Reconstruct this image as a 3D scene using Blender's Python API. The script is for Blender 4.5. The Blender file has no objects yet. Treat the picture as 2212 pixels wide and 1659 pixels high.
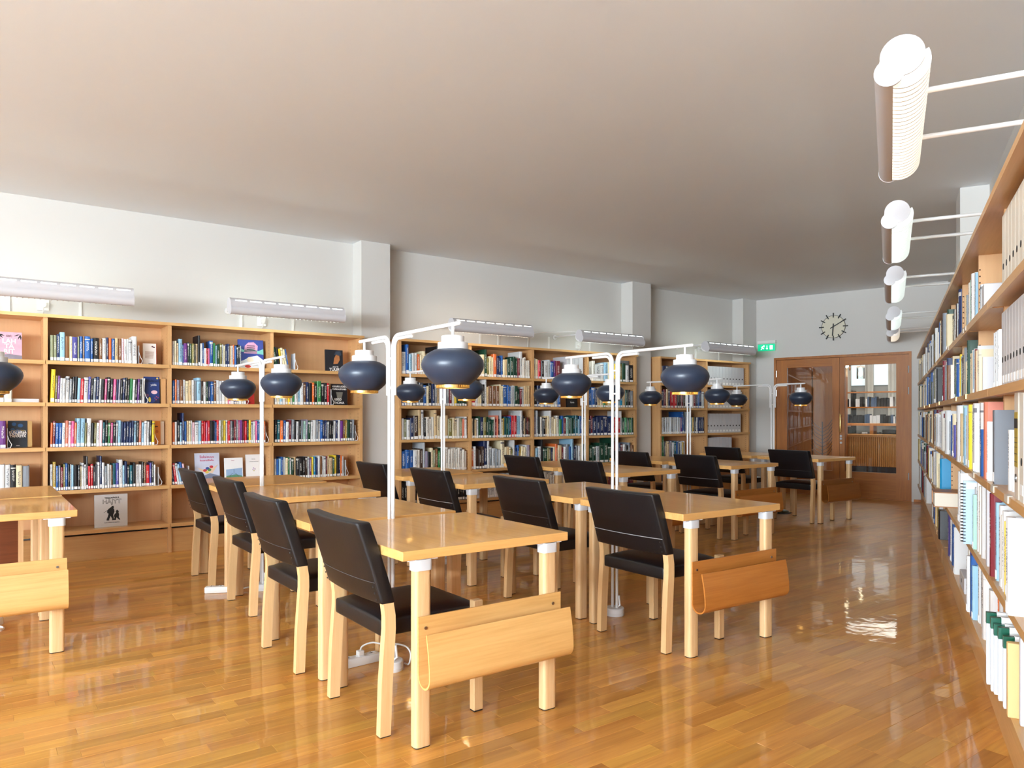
import bpy, bmesh, math, random
from mathutils import Matrix, Vector
from math import pi, sin, cos, radians, atan2

S = bpy.context.scene
COL = S.collection
rnd = random.Random(7)

# ------------------------------------------------------------------ camera, world, light, exposure
cam_d = bpy.data.cameras.new('camera')
cam = bpy.data.objects.new('camera', cam_d); COL.objects.link(cam)
cam.location = (0, 0, 1.205); cam.rotation_euler = (pi/2, 0, 0)
cam_d.sensor_width = 36.0; cam_d.lens = 1590.0/2212*36; cam_d.shift_y = 67.7/2212
cam_d.clip_start = 0.02
S.camera = cam
w = bpy.data.worlds.new('world'); S.world = w; w.use_nodes = True
w.node_tree.nodes['Background'].inputs[0].default_value = (0.80, 0.90, 1.0, 1)
w.node_tree.nodes['Background'].inputs[1].default_value = 1.5
S.view_settings.view_transform = 'Standard'; S.view_settings.look = 'None'
S.view_settings.gamma = 1.0; S.view_settings.use_curve_mapping = False
S.view_settings.exposure = 0.1
S.cycles.use_denoising = True
S.cycles.max_bounces = 12; S.cycles.diffuse_bounces = 8; S.cycles.glossy_bounces = 4
S.cycles.transparent_max_bounces = 12; S.cycles.sample_clamp_indirect = 6.0
S.cycles.caustics_reflective = False; S.cycles.caustics_refractive = False

TH = radians(36.3)                       # direction of the long wall
UD = Vector((cos(TH), sin(TH), 0)); VD = Vector((-sin(TH), cos(TH), 0))
PA = Vector((-3.641, 6.006, 0))          # front of the long wall's bookcases
def LP(s, o, z=0): return PA + UD*s + VD*o + Vector((0, 0, z))
RTH = atan2(-0.8894, -0.4572)            # right wall frame: local x runs towards the camera, y into the wall
RQ = Vector((1.497, 2.152, 0)); RD = Vector((0.4572, 0.8894, 0)); RN = Vector((0.8894, -0.4572, 0))
def RP(s, o, z=0): return RQ + RD*s + RN*o + Vector((0, 0, z))
ETH = radians(-39.9)
EU = Vector((cos(ETH), sin(ETH), 0)); EN = Vector((-sin(ETH), cos(ETH), 0))
EP = Vector((3.823, 11.59, 0)) + EN*0.12
def EPt(s, o, z=0): return EP + EU*s + EN*o + Vector((0, 0, z))
CEIL = 3.03
WALL_O = 0.33                            # long wall lies this far behind the bookcase fronts
RWALL_O = 0.35

def area(name, loc, target, sx, sy, power, col):
    d = bpy.data.lights.new(name, 'AREA'); d.shape = 'RECTANGLE'; d.size = sx; d.size_y = sy
    d.energy = power; d.color = col
    o = bpy.data.objects.new(name, d); COL.objects.link(o); o.location = loc
    o.rotation_euler = (Vector(target)-Vector(loc)).to_track_quat('-Z', 'Y').to_euler()
    return o
# daylight through the two window openings of the rear wall
REAR_A = LP(-13.0, WALL_O); REAR_B = RP(-14.0, RWALL_O)
RWD = (REAR_B-REAR_A); RLEN = RWD.length; RWD.normalize()
RWN = Vector((-RWD.y, RWD.x, 0))         # points into the room
if RWN.dot(Vector((0, 1, 0))) < 0: RWN = -RWN
WIN = [(0.4+i*(RLEN-0.5)/4, 0.1+(i+1)*(RLEN-0.5)/4) for i in range(2, 4)]
for i, (a, b) in enumerate(WIN):
    c = REAR_A + RWD*((a+b)/2) - RWN*0.25 + Vector((0, 0, 1.75))
    area('daylight', c, c+RWN*4+Vector((0, 0, 7.0)), b-a, 2.0, 1900, (0.82, 0.925, 1.0))

# added overhead fill lamp, unseen behind the camera, aimed into the room
FILL0 = Vector((-2.9, -3.9, 0))
area('overhead_fill', FILL0+Vector((0, 0, CEIL-0.03)), FILL0+RWN*2.0+Vector((0, 0, CEIL-2.4)), 4.6, 2.4, 820, (0.88, 0.95, 1.0))

# ------------------------------------------------------------------ mesh helpers
def lin(c): 
    c = c/255.0
    return c/12.92 if c <= 0.04045 else ((c+0.055)/1.055)**2.4
def rgb(r, g, b): return (lin(r), lin(g), lin(b), 1.0)

class MB:
    def __init__(s): s.v = []; s.f = []; s.m = []; s.uv = {}
    def quad_uv(s, fi, uvs): s.uv[fi] = uvs
    def add(s, vs, fs, m=0, M=None):
        b = len(s.v)
        if M is not None: vs = [M @ Vector(q) for q in vs]
        s.v += [tuple(q) for q in vs]
        for f in fs: s.f.append(tuple(b+i for i in f)); s.m.append(m)
        return s
    def box(s, x0, x1, y0, y1, z0, z1, m=0, M=None):
        vs = [(x0,y0,z0),(x1,y0,z0),(x1,y1,z0),(x0,y1,z0),(x0,y0,z1),(x1,y0,z1),(x1,y1,z1),(x0,y1,z1)]
        return s.add(vs, [(0,3,2,1),(4,5,6,7),(0,1,5,4),(1,2,6,5),(2,3,7,6),(3,0,4,7)], m, M)
    def rbox(s, x0, x1, y0, y1, z0, z1, r, m=0, M=None, seg=2):
        bm = bmesh.new(); bmesh.ops.create_cube(bm, size=1)
        for v in bm.verts:
            v.co = Vector(((x0+x1)/2+v.co.x*(x1-x0), (y0+y1)/2+v.co.y*(y1-y0), (z0+z1)/2+v.co.z*(z1-z0)))
        bmesh.ops.bevel(bm, geom=bm.edges[:], offset=r, segments=seg, profile=0.5, affect='EDGES')
        bm.verts.index_update()
        s.add([v.co.copy() for v in bm.verts], [[v.index for v in f.verts] for f in bm.faces], m, M); bm.free(); return s
    def prism(s, prof, a0, a1, axis='x', m=0, M=None):
        n = len(prof)
        def P(a, p):
            return {'x': (a, p[0], p[1]), 'y': (p[0], a, p[1]), 'z': (p[0], p[1], a)}[axis]
        vs = [P(a0, p) for p in prof]+[P(a1, p) for p in prof]
        fs = [tuple(range(n-1, -1, -1)), tuple(range(n, 2*n))]+[(i, (i+1) % n, n+(i+1) % n, n+i) for i in range(n)]
        return s.add(vs, fs, m, M)
    def strip(s, prof, a0, a1, th, axis='x', m=0, M=None, closed=False):
        # thin sheet following an open profile, with thickness
        n = len(prof); off = []
        for i in range(n):
            p0 = prof[max(i-1, 0)]; p1 = prof[min(i+1, n-1)]
            dx, dy = p1[0]-p0[0], p1[1]-p0[1]; l = math.hypot(dx, dy) or 1
            off.append((prof[i][0]-dy/l*th, prof[i][1]+dx/l*th))
        return s.prism_open(prof, off, a0, a1, axis, m, M)
    def prism_open(s, pa, pb, a0, a1, axis, m, M):
        n = len(pa)
        def P(a, p): return {'x': (a, p[0], p[1]), 'y': (p[0], a, p[1]), 'z': (p[0], p[1], a)}[axis]
        vs = [P(a0, p) for p in pa]+[P(a0, p) for p in pb]+[P(a1, p) for p in pa]+[P(a1, p) for p in pb]
        fs = []
        for i in range(n-1):
            fs += [(i, i+1, 2*n+i+1, 2*n+i), (n+i+1, n+i, 3*n+i, 3*n+i+1), (i+1, i, n+i, n+i+1), (2*n+i, 2*n+i+1, 3*n+i+1, 3*n+i)]
        fs += [(0, 2*n, 3*n, n), (n-1, 2*n-1, 4*n-1, 3*n-1)]
        return s.add(vs, fs, m, M)
    def cyl(s, p0, p1, r, m=0, M=None, n=16, r1=None):
        return s.tube([p0, p1], r, m, M, n, r_end=r1)
    def tube(s, path, r, m=0, M=None, n=12, r_end=None):
        pts = [Vector(p) for p in path]; vs = []; k = len(pts)
        ref = None
        for i, p in enumerate(pts):
            t = (pts[min(i+1, k-1)]-pts[max(i-1, 0)]).normalized()
            if ref is None:
                ref = Vector((0, 0, 1)) if abs(t.z) < 0.9 else Vector((1, 0, 0))
            a = t.cross(ref).normalized(); b = t.cross(a).normalized(); ref = -a.cross(t) if False else ref
            rr = r if r_end is None else r+(r_end-r)*i/(k-1)
            if i and (a.dot(pa_) < 0): a = -a; b = -b
            pa_ = a
            for j in range(n):
                q = 2*pi*j/n; vs.append(p+a*cos(q)*rr+b*sin(q)*rr)
        fs = []
        for i in range(k-1):
            for j in range(n): fs.append((i*n+j, i*n+(j+1) % n, (i+1)*n+(j+1) % n, (i+1)*n+j))
        fs += [tuple(range(n-1, -1, -1)), tuple(range((k-1)*n, k*n))]
        return s.add(vs, fs, m, M)
    def lathe(s, prof, m=0, M=None, n=32, cap=True):
        vs = []; k = len(prof)
        for r, z in prof:
            for j in range(n):
                q = 2*pi*j/n; vs.append((r*cos(q), r*sin(q), z))
        fs = []
        for i in range(k-1):
            for j in range(n): fs.append((i*n+j, i*n+(j+1) % n, (i+1)*n+(j+1) % n, (i+1)*n+j))
        if cap: fs += [tuple(range(n-1, -1, -1)), tuple(range((k-1)*n, k*n))]
        return s.add(vs, fs, m, M)
    def mesh(s, name, mats, smooth=False, ang=35):
        me = bpy.data.meshes.new(name); me.from_pydata(s.v, [], s.f)
        for q in mats: me.materials.append(q)
        if any(s.m): me.polygons.foreach_set('material_index', s.m)
        bm = bmesh.new(); bm.from_mesh(me); bmesh.ops.recalc_face_normals(bm, faces=bm.faces[:]); bm.to_mesh(me); bm.free()
        if smooth:
            me.polygons.foreach_set('use_smooth', [True]*len(me.polygons)); me.set_sharp_from_angle(angle=radians(ang))
        me.update(); return me

def tag(o, label=None, cat=None, group=None, kind=None):
    if label: o['label'] = label
    if cat: o['category'] = cat
    if group: o['group'] = group
    if kind: o['kind'] = kind
    return o
def empty(name, loc, rz=0, **k):
    o = bpy.data.objects.new(name, None); COL.objects.link(o); o.location = loc; o.rotation_euler = (0, 0, rz)
    o.empty_display_size = 0.1
    return tag(o, **k)
def mobj(name, me, parent=None, loc=(0, 0, 0), rot=(0, 0, 0), **k):
    o = bpy.data.objects.new(name, me); COL.objects.link(o); o.parent = parent; o.location = loc; o.rotation_euler = rot
    return tag(o, **k)
def obj(name, mb, mats, parent=None, loc=(0, 0, 0), rot=(0, 0, 0), smooth=False, ang=35, **k):
    if not isinstance(mats, (list, tuple)): mats = [mats]
    return mobj(name, mb.mesh(name, mats, smooth, ang), parent, loc, rot, **k)
def copy_tree(o, parent=None):
    c = o.copy(); COL.objects.link(c); c.parent = parent
    for ch in CHILD.get(o.name, []) or [x for x in o.children]: copy_tree(ch, c)
    return c
CHILD = {}
def arc(cx, cy, r, a0, a1, n):
    return [(cx+r*cos(radians(a0+(a1-a0)*i/n)), cy+r*sin(radians(a0+(a1-a0)*i/n))) for i in range(n+1)]
FONT_CACHE = {}
def text_mesh(s, size, mat, align='CENTER', ext=0.0004, bold=0.0):
    cu = bpy.data.curves.new('lettering', 'FONT'); cu.body = s; cu.size = size; cu.align_x = align
    cu.extrude = ext; cu.offset = bold; cu.resolution_u = 2
    o = bpy.data.objects.new('lettering', cu); COL.objects.link(o)
    me = bpy.data.meshes.new_from_object(o.evaluated_get(bpy.context.evaluated_depsgraph_get()))
    bpy.data.objects.remove(o); bpy.data.curves.remove(cu)
    me.materials.clear(); me.materials.append(mat); return me

# ------------------------------------------------------------------ materials
MATS = {}
def nmat(name):
    m = bpy.data.materials.new(name); m.use_nodes = True; nt = m.node_tree
    b = nt.nodes['Principled BSDF']; return m, nt, b
def plain(name, col, rough=0.5, metal=0.0, var=0.04, bump=0.0, bscale=60, coat=0.0, emit=None, es=0.0, spec=0.5, vscale=6.0):
    if name in MATS: return MATS[name]
    m, nt, b = nmat(name); N = nt.nodes; Lk = nt.links
    tc = N.new('ShaderNodeTexCoord'); no = N.new('ShaderNodeTexNoise'); no.inputs['Scale'].default_value = vscale; no.inputs['Detail'].default_value = 3
    Lk.new(tc.outputs['Object'], no.inputs['Vector'])
    mx = N.new('ShaderNodeMix'); mx.data_type = 'RGBA'
    c = col
    mx.inputs[6].default_value = (c[0]*(1-var), c[1]*(1-var), c[2]*(1-var), 1); mx.inputs[7].default_value = (min(1, c[0]*(1+var)), min(1, c[1]*(1+var)), min(1, c[2]*(1+var)), 1)
    Lk.new(no.outputs['Fac'], mx.inputs[0]); Lk.new(mx.outputs[2], b.inputs['Base Color'])
    b.inputs['Roughness'].default_value = rough; b.inputs['Metallic'].default_value = metal
    b.inputs['Coat Weight'].default_value = coat; b.inputs['Specular IOR Level'].default_value = spec
    if emit: b.inputs['Emission Color'].default_value = emit; b.inputs['Emission Strength'].default_value = es
    if bump:
        n2 = N.new('ShaderNodeTexNoise'); n2.inputs['Scale'].default_value = bscale; n2.inputs['Detail'].default_value = 4
        Lk.new(tc.outputs['Object'], n2.inputs['Vector'])
        bp = N.new('ShaderNodeBump'); bp.inputs['Strength'].default_value = bump; bp.inputs['Distance'].default_value = 0.003
        Lk.new(n2.outputs['Fac'], bp.inputs['Height']); Lk.new(bp.outputs[0], b.inputs['Normal'])
    MATS[name] = m; return m
def wood(name, c1, c2, axis='x', rough=0.35, coat=0.0, grain=26.0, contrast=(0.3, 0.7), bump=0.05, plank=False, coat_rough=0.08, figure=1.0):
    if name in MATS: return MATS[name]
    m, nt, b = nmat(name); N = nt.nodes; Lk = nt.links
    tc = N.new('ShaderNodeTexCoord'); oi = N.new('ShaderNodeObjectInfo')
    sc = {'x': (0.05, 1, 1), 'y': (1, 0.05, 1), 'z': (1, 1, 0.05)}[axis]
    mp = N.new('ShaderNodeMapping'); mp.inputs['Scale'].default_value = sc; Lk.new(tc.outputs['Object'], mp.inputs['Vector'])
    rn = N.new('ShaderNodeMath'); rn.operation = 'MULTIPLY'; rn.inputs[1].default_value = 37.0
    if plank:
        ge = N.new('ShaderNodeNewGeometry'); ad = N.new('ShaderNodeMath'); ad.operation = 'ADD'
        Lk.new(ge.outputs['Random Per Island'], ad.inputs[0]); Lk.new(oi.outputs['Random'], ad.inputs[1])
        fr = N.new('ShaderNodeMath'); fr.operation = 'FRACT'; Lk.new(ad.outputs[0], fr.inputs[0]); R = fr.outputs[0]
    else: R = oi.outputs['Random']
    Lk.new(R, rn.inputs[0])
    va = N.new('ShaderNodeVectorMath'); va.operation = 'ADD'; Lk.new(mp.outputs[0], va.inputs[0]); Lk.new(rn.outputs[0], va.inputs[1])
    n1 = N.new('ShaderNodeTexNoise'); n1.inputs['Scale'].default_value = grain*figure; n1.inputs['Detail'].default_value = 5; n1.inputs['Roughness'].default_value = 0.6; n1.inputs['Distortion'].default_value = 0.6
    n2 = N.new('ShaderNodeTexNoise'); n2.inputs['Scale'].default_value = grain*5; n2.inputs['Detail'].default_value = 3
    Lk.new(va.outputs[0], n1.inputs['Vector']); Lk.new(va.outputs[0], n2.inputs['Vector'])
    mxf = N.new('ShaderNodeMix'); mxf.inputs[0].default_value = 0.35; Lk.new(n1.outputs['Fac'], mxf.inputs[2]); Lk.new(n2.outputs['Fac'], mxf.inputs[3])
    cr = N.new('ShaderNodeValToRGB'); cr.color_ramp.elements[0].position = contrast[0]; cr.color_ramp.elements[0].color = c1
    cr.color_ramp.elements[1].position = contrast[1]; cr.color_ramp.elements[1].color = c2
    Lk.new(mxf.outputs[0], cr.inputs[0]); out = cr.outputs[0]
    hs = N.new('ShaderNodeHueSaturation')
    mr = N.new('ShaderNodeMapRange'); Lk.new(R, mr.inputs[0])
    mr.inputs[3].default_value, mr.inputs[4].default_value = (0.84, 1.14) if plank else (0.93, 1.07)
    Lk.new(mr.outputs[0], hs.inputs['Value']); Lk.new(out, hs.inputs['Color'])
    if plank:
        m2 = N.new('ShaderNodeMath'); m2.operation = 'MULTIPLY'; m2.inputs[1].default_value = 7.31; Lk.new(R, m2.inputs[0])
        f2 = N.new('ShaderNodeMath'); f2.operation = 'FRACT'; Lk.new(m2.outputs[0], f2.inputs[0])
        mh = N.new('ShaderNodeMapRange'); Lk.new(f2.outputs[0], mh.inputs[0]); mh.inputs[3].default_value = 0.492; mh.inputs[4].default_value = 0.503
        Lk.new(mh.outputs[0], hs.inputs['Hue'])
    Lk.new(hs.outputs[0], b.inputs['Base Color'])
    b.inputs['Roughness'].default_value = rough; b.inputs['Coat Weight'].default_value = coat; b.inputs['Coat Roughness'].default_value = coat_rough
    if bump:
        bp = N.new('ShaderNodeBump'); bp.inputs['Strength'].default_value = bump; bp.inputs['Distance'].default_value = 0.002
        Lk.new(mxf.outputs[0], bp.inputs['Height'])
        if plank:
            n3 = N.new('ShaderNodeTexNoise'); n3.inputs['Scale'].default_value = 9; n3.inputs['Detail'].default_value = 2
            ge3 = N.new('ShaderNodeNewGeometry'); Lk.new(ge3.outputs['Position'], n3.inputs['Vector'])
            b3 = N.new('ShaderNodeBump'); b3.inputs['Strength'].default_value = 0.09; b3.inputs['Distance'].default_value = 0.01
            Lk.new(n3.outputs['Fac'], b3.inputs['Height']); Lk.new(b3.outputs[0], b.inputs['Coat Normal'])
            Lk.new(b3.outputs[0], bp.inputs['Normal'])
        Lk.new(bp.outputs[0], b.inputs['Normal'])
    MATS[name] = m; return m
def emis(name, col, st):
    if name in MATS: return MATS[name]
    m, nt, b = nmat(name); b.inputs['Base Color'].default_value = col
    b.inputs['Emission Color'].default_value = col; b.inputs['Emission Strength'].default_value = st
    MATS[name] = m; return m
def glass(name):
    if name in MATS: return MATS[name]
    m, nt, b = nmat(name); N = nt.nodes; Lk = nt.links; N.remove(b)
    t = N.new('ShaderNodeBsdfTransparent'); t.inputs[0].default_value = (0.93, 0.96, 0.95, 1)
    g = N.new('ShaderNodeBsdfGlossy'); g.inputs['Roughness'].default_value = 0.01
    fr = N.new('ShaderNodeFresnel'); fr.inputs['IOR'].default_value = 1.5
    mx = N.new('ShaderNodeMixShader'); Lk.new(fr.outputs[0], mx.inputs[0]); Lk.new(t.outputs[0], mx.inputs[1]); Lk.new(g.outputs[0], mx.inputs[2])
    Lk.new(mx.outputs[0], N['Material Output'].inputs[0]); MATS[name] = m; return m
def book_mat(name, use_attr):
    m, nt, b = nmat(name); N = nt.nodes; Lk = nt.links
    oi = N.new('ShaderNodeObjectInfo'); ge = N.new('ShaderNodeNewGeometry')
    if use_attr:
        at = N.new('ShaderNodeAttribute'); at.attribute_name = 'Col'; base = at.outputs['Color']; R = ge.outputs['Random Per Island']
    else: base = oi.outputs['Color']; R = oi.outputs['Random']
    uv = N.new('ShaderNodeUVMap'); uv.uv_map = 'UVMap'
    sp = N.new('ShaderNodeSeparateXYZ'); Lk.new(uv.outputs[0], sp.inputs[0])
    def M(op, a, bb=None, c=None):
        n = N.new('ShaderNodeMath'); n.operation = op
        for i, q in enumerate((a, bb, c)):
            if q is None: continue
            if isinstance(q, (int, float)): n.inputs[i].default_value = q
            else: Lk.new(q, n.inputs[i])
        return n.outputs[0]
    u, v = sp.outputs[0], sp.outputs[1]
    du = M('ABSOLUTE', M('SUBTRACT', u, 0.5))
    inU = M('LESS_THAN', du, 0.2)
    r2 = M('FRACT', M('MULTIPLY', R, 13.7)); r3 = M('FRACT', M('MULTIPLY', R, 91.3))
    lo = M('ADD', 0.24, M('MULTIPLY', r2, 0.22)); hi = M('ADD', 0.66, M('MULTIPLY', r3, 0.28))
    inV = M('MULTIPLY', M('GREATER_THAN', v, lo), M('LESS_THAN', v, hi))
    no = N.new('ShaderNodeTexNoise'); no.noise_dimensions = '2D'; no.inputs['Scale'].default_value = 1.0; no.inputs['Detail'].default_value = 1
    cb = N.new('ShaderNodeCombineXYZ'); Lk.new(M('MULTIPLY', u, 4.0), cb.inputs[0]); Lk.new(M('ADD', M('MULTIPLY', v, 46.0), M('MULTIPLY', R, 200.0)), cb.inputs[1])
    Lk.new(cb.outputs[0], no.inputs['Vector'])
    letters = M('MULTIPLY', M('MULTIPLY', inU, inV), M('GREATER_THAN', no.outputs['Fac'], 0.5))
    letters = M('MULTIPLY', letters, M('GREATER_THAN', r3, 0.15))
    band = M('MULTIPLY', M('GREATER_THAN', v, M('ADD', 0.80, M('MULTIPLY', r2, 0.08))), M('LESS_THAN', v, M('ADD', 0.84, M('MULTIPLY', r3, 0.12))))
    band = M('MULTIPLY', band, M('GREATER_THAN', r2, 0.72))
    mask = M('MAXIMUM', M('MULTIPLY', letters, 0.75), M('MULTIPLY', band, 0.8))
    bw = N.new('ShaderNodeRGBToBW'); Lk.new(base, bw.inputs[0])
    cr = N.new('ShaderNodeValToRGB'); cr.color_ramp.interpolation = 'CONSTANT'
    cr.color_ramp.elements[0].color = (0.75, 0.72, 0.66, 1); cr.color_ramp.elements[1].position = 0.33; cr.color_ramp.elements[1].color = (0.06, 0.06, 0.09, 1)
    Lk.new(bw.outputs[0], cr.inputs[0])
    mx = N.new('ShaderNodeMix'); mx.data_type = 'RGBA'; Lk.new(mask, mx.inputs[0]); Lk.new(base, mx.inputs[6]); Lk.new(cr.outputs[0], mx.inputs[7])
    Lk.new(mx.outputs[2], b.inputs['Base Color']); b.inputs['Roughness'].default_value = 0.4
    MATS[name] = m; return m

M_wall = plain('wall_paint', rgb(208, 206, 202), 0.8, var=0.012, bump=0.03, bscale=250, vscale=1.5)
M_ceil = plain('ceiling_plaster', rgb(232, 238, 244), 0.9, var=0.015, bump=0.12, bscale=14, vscale=1.2)
M_floor = wood('floor_oak', rgb(166, 106, 32), rgb(222, 164, 76), 'x', rough=0.42, coat=0.6, grain=14, contrast=(0.28, 0.74), bump=0.03, plank=True, coat_rough=0.045, figure=0.7)
M_fbase = plain('floor_gap', rgb(52, 30, 14), 0.7)
M_birch = wood('birch_top', rgb(200, 144, 70), rgb(222, 170, 94), 'y', rough=0.38, coat=0.45, grain=22, coat_rough=0.05)
M_edge = wood('birch_edge', rgb(210, 154, 86), rgb(228, 178, 110), 'x', rough=0.4, coat=0.2, grain=30)
M_leg = wood('birch_leg', rgb(208, 166, 114), rgb(230, 194, 148), 'z', rough=0.42, coat=0.15, grain=34)
M_chleg = wood('chair_birch', rgb(212, 170, 118), rgb(228, 190, 140), 'z', rough=0.42, coat=0.15, grain=30)
M_case = wood('beech_case', rgb(194, 146, 96), rgb(214, 168, 116), 'z', rough=0.45, coat=0.15, grain=12, contrast=(0.25, 0.75))
M_caseh = wood('beech_shelf', rgb(196, 148, 92), rgb(218, 172, 114), 'x', rough=0.42, coat=0.2, grain=20)
M_back = wood('beech_back', rgb(196, 150, 106), rgb(214, 170, 126), 'z', rough=0.55, grain=7, contrast=(0.2, 0.8), bump=0.02)
M_door = wood('door_oak', rgb(140, 80, 24), rgb(176, 108, 40), 'z', rough=0.4, coat=0.2, grain=22)
M_doorh = wood('door_oak_rail', rgb(144, 82, 24), rgb(178, 110, 40), 'x', rough=0.4, coat=0.2, grain=22)
M_rack = {k: wood('rack_'+k, a, b_, 'x', rough=0.4, coat=0.25, grain=24) for k, a, b_ in (
    ('light', rgb(204, 152, 86), rgb(228, 182, 116)), ('orange', rgb(172, 102, 40), rgb(200, 130, 60)), ('brown', rgb(134, 78, 28), rgb(160, 98, 40)))}
M_vinyl = plain('black_vinyl', rgb(15, 14, 18), 0.40, var=0.1, bump=0.10, bscale=180)
M_seam = plain('seam_thread', rgb(150, 150, 152), 0.5)
M_seamd = plain('seam_thread_dark', rgb(70, 68, 70), 0.5)
M_white = plain('white_enamel', rgb(230, 230, 231), 0.3, var=0.01)
M_fix = plain('fixture_enamel', rgb(204, 202, 206), 0.35, var=0.01)
M_plast = plain('white_plastic', rgb(232, 232, 230), 0.4, var=0.02)
M_cap = plain('cast_aluminium', rgb(208, 210, 214), 0.5, metal=0.0, var=0.04)
M_steel = plain('steel', rgb(170, 170, 172), 0.3, metal=1.0)
M_brass = plain('brass', rgb(214, 176, 108), 0.28, metal=1.0)
M_shade = plain('slate_blue_enamel', rgb(38, 50, 70), 0.38, var=0.04, coat=0.1)
M_bulb = emis('bulb_glow', (1.0, 0.82, 0.55, 1), 40.0)
M_black = plain('black_plastic', rgb(22, 22, 24), 0.5)
M_paper = plain('paper_pages', rgb(236, 228, 212), 0.8, var=0.05)
M_lab = plain('label_paper', rgb(244, 244, 244), 0.6, var=0.01)
M_hole = plain('drilled_hole', rgb(60, 36, 18), 0.9)
M_glass = glass('clear_glass')
M_bookc = book_mat('book_cloth', False); M_bookf = book_mat('book_cloth_far', True)

PAL = {'k': (28, 27, 31, 'black'), 'K': (66, 66, 72, 'charcoal'), 'w': (218, 218, 218, 'white'), 'W': (222, 216, 205, 'off-white'), 'n': (28, 42, 84, 'navy'),
 'b': (38, 90, 160, 'blue'), 'B': (150, 190, 214, 'pale blue'), 'c': (20, 140, 190, 'cyan'), 't': (24, 88, 100, 'teal'), 'g': (52, 126, 70, 'green'), 'G': (26, 66, 48, 'dark green'),
 'l': (126, 118, 62, 'olive'), 's': (140, 142, 112, 'sage'), 'r': (196, 36, 46, 'red'), 'm': (120, 32, 44, 'maroon'), 'o': (222, 110, 50, 'orange'), 'y': (232, 200, 50, 'yellow'),
 'Y': (176, 146, 60, 'mustard'), 'p': (108, 52, 128, 'purple'), 'P': (150, 142, 164, 'greyish purple'), 'i': (214, 90, 146, 'pink'), 'I': (236, 196, 204, 'pale pink'), 'u': (122, 80, 48, 'brown'),
 'U': (62, 42, 34, 'dark brown'), 'T': (206, 178, 136, 'tan'), 'C': (228, 214, 178, 'cream'), 'S': (132, 138, 146, 'grey'), 'Z': (194, 198, 202, 'light grey'), 'v': (76, 72, 146, 'violet'),
 'R': (206, 120, 96, 'salmon'), 'a': (168, 208, 196, 'mint')}
for k_, v_ in list(PAL.items()): PAL[k_] = (rgb(*v_[:3]), v_[3])

# ------------------------------------------------------------------ room shell
def wall_box(name, a, b, inward, th, z0, z1, mat, **k):
    a = Vector(a); b = Vector(b); d = (b-a); L = d.length; rz = atan2(d.y, d.x)
    n = Vector((-d.y, d.x, 0)).normalized(); sg = 1 if n.dot(inward) > 0 else -1
    mb = MB().box(0, L, -sg*th if sg > 0 else 0, 0 if sg > 0 else th, z0, z1)
    return obj(name, mb, mat, None, a, (0, 0, rz), kind='structure', **k)
wall_box('wall_left', LP(-13.0, WALL_O), LP(9.75, WALL_O), -VD, 0.2, 0, CEIL, M_wall)
wall_box('wall_right', RP(-14.0, RWALL_O), RP(9.6, RWALL_O), -RN, 0.2, 0, CEIL, M_wall)
# far wall with the door opening
DOOR0, DOOR1, DOORH = 0.262, 2.19, 2.10
mb = MB().box(-0.75, DOOR0, 0, 0.16, 0, CEIL).box(DOOR1, 2.75, 0, 0.16, 0, CEIL).box(DOOR0, DOOR1, 0, 0.16, DOORH, CEIL)
obj('wall_far', mb, M_wall, None, EPt(0, 0), (0, 0, ETH), kind='structure')
# rear wall with window openings
mb = MB(); xs = [0]+[q for ab in WIN for q in ab]+[RLEN]
for i in range(0, len(xs), 2): mb.box(xs[i], xs[i+1], -0.1, 0.1, 0, CEIL)
for a, b in WIN: mb.box(a, b, -0.1, 0.1, 0, 0.72).box(a, b, -0.1, 0.1, 2.78, CEIL)
obj('wall_rear', mb, M_wall, None, REAR_A, (0, 0, atan2(RWD.y, RWD.x)), kind='structure')
for i, (a, b) in enumerate(WIN):
    o = empty('window_%d' % (i+1), REAR_A+RWD*a, atan2(RWD.y, RWD.x), kind='structure')
    L = b-a; mb = MB().box(0, L, -0.04, 0.04, 0.72, 0.78).box(0, L, -0.04, 0.04, 2.72, 2.78)
    for q in (0, L/2-0.03, L-0.06): mb.box(q, q+0.06, -0.04, 0.04, 0.78, 2.72)
    obj('window_frame', mb, M_white, o)
# ceiling slab
obj('ceiling', MB().box(-17, 12, -14, 20, CEIL, CEIL+0.15), M_ceil, kind='structure')
# pillars
def pillar(a, s0, s1, o0, o1):
    obj('pillar', MB().box(0, s1-s0, 0, o1-o0, 0, CEIL), M_wall, None, a, (0, 0, TH), kind='structure')
pillar(LP(2.655, 0.115), 2.655, 2.985, 0.115, 0.34)
pillar(LP(6.64, 0.115), 6.64, 7.0, 0.115, 0.34)
pillar(LP(9.09, 0.13), 9.09, 9.42, 0.13, 0.45)
obj('pillar', MB().box(-0.4, 0, -0.2, 0.02, 0, CEIL), M_wall, None, RP(4.3, RWALL_O), (0, 0, RTH), kind='structure')
# far-wall skirting right of the door
obj('baseboard_far', MB().box(DOOR1+0.03, 2.5, -0.014, 0, 0, 0.035), M_door, None, EPt(0, 0), (0, 0, ETH), kind='structure')

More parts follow.
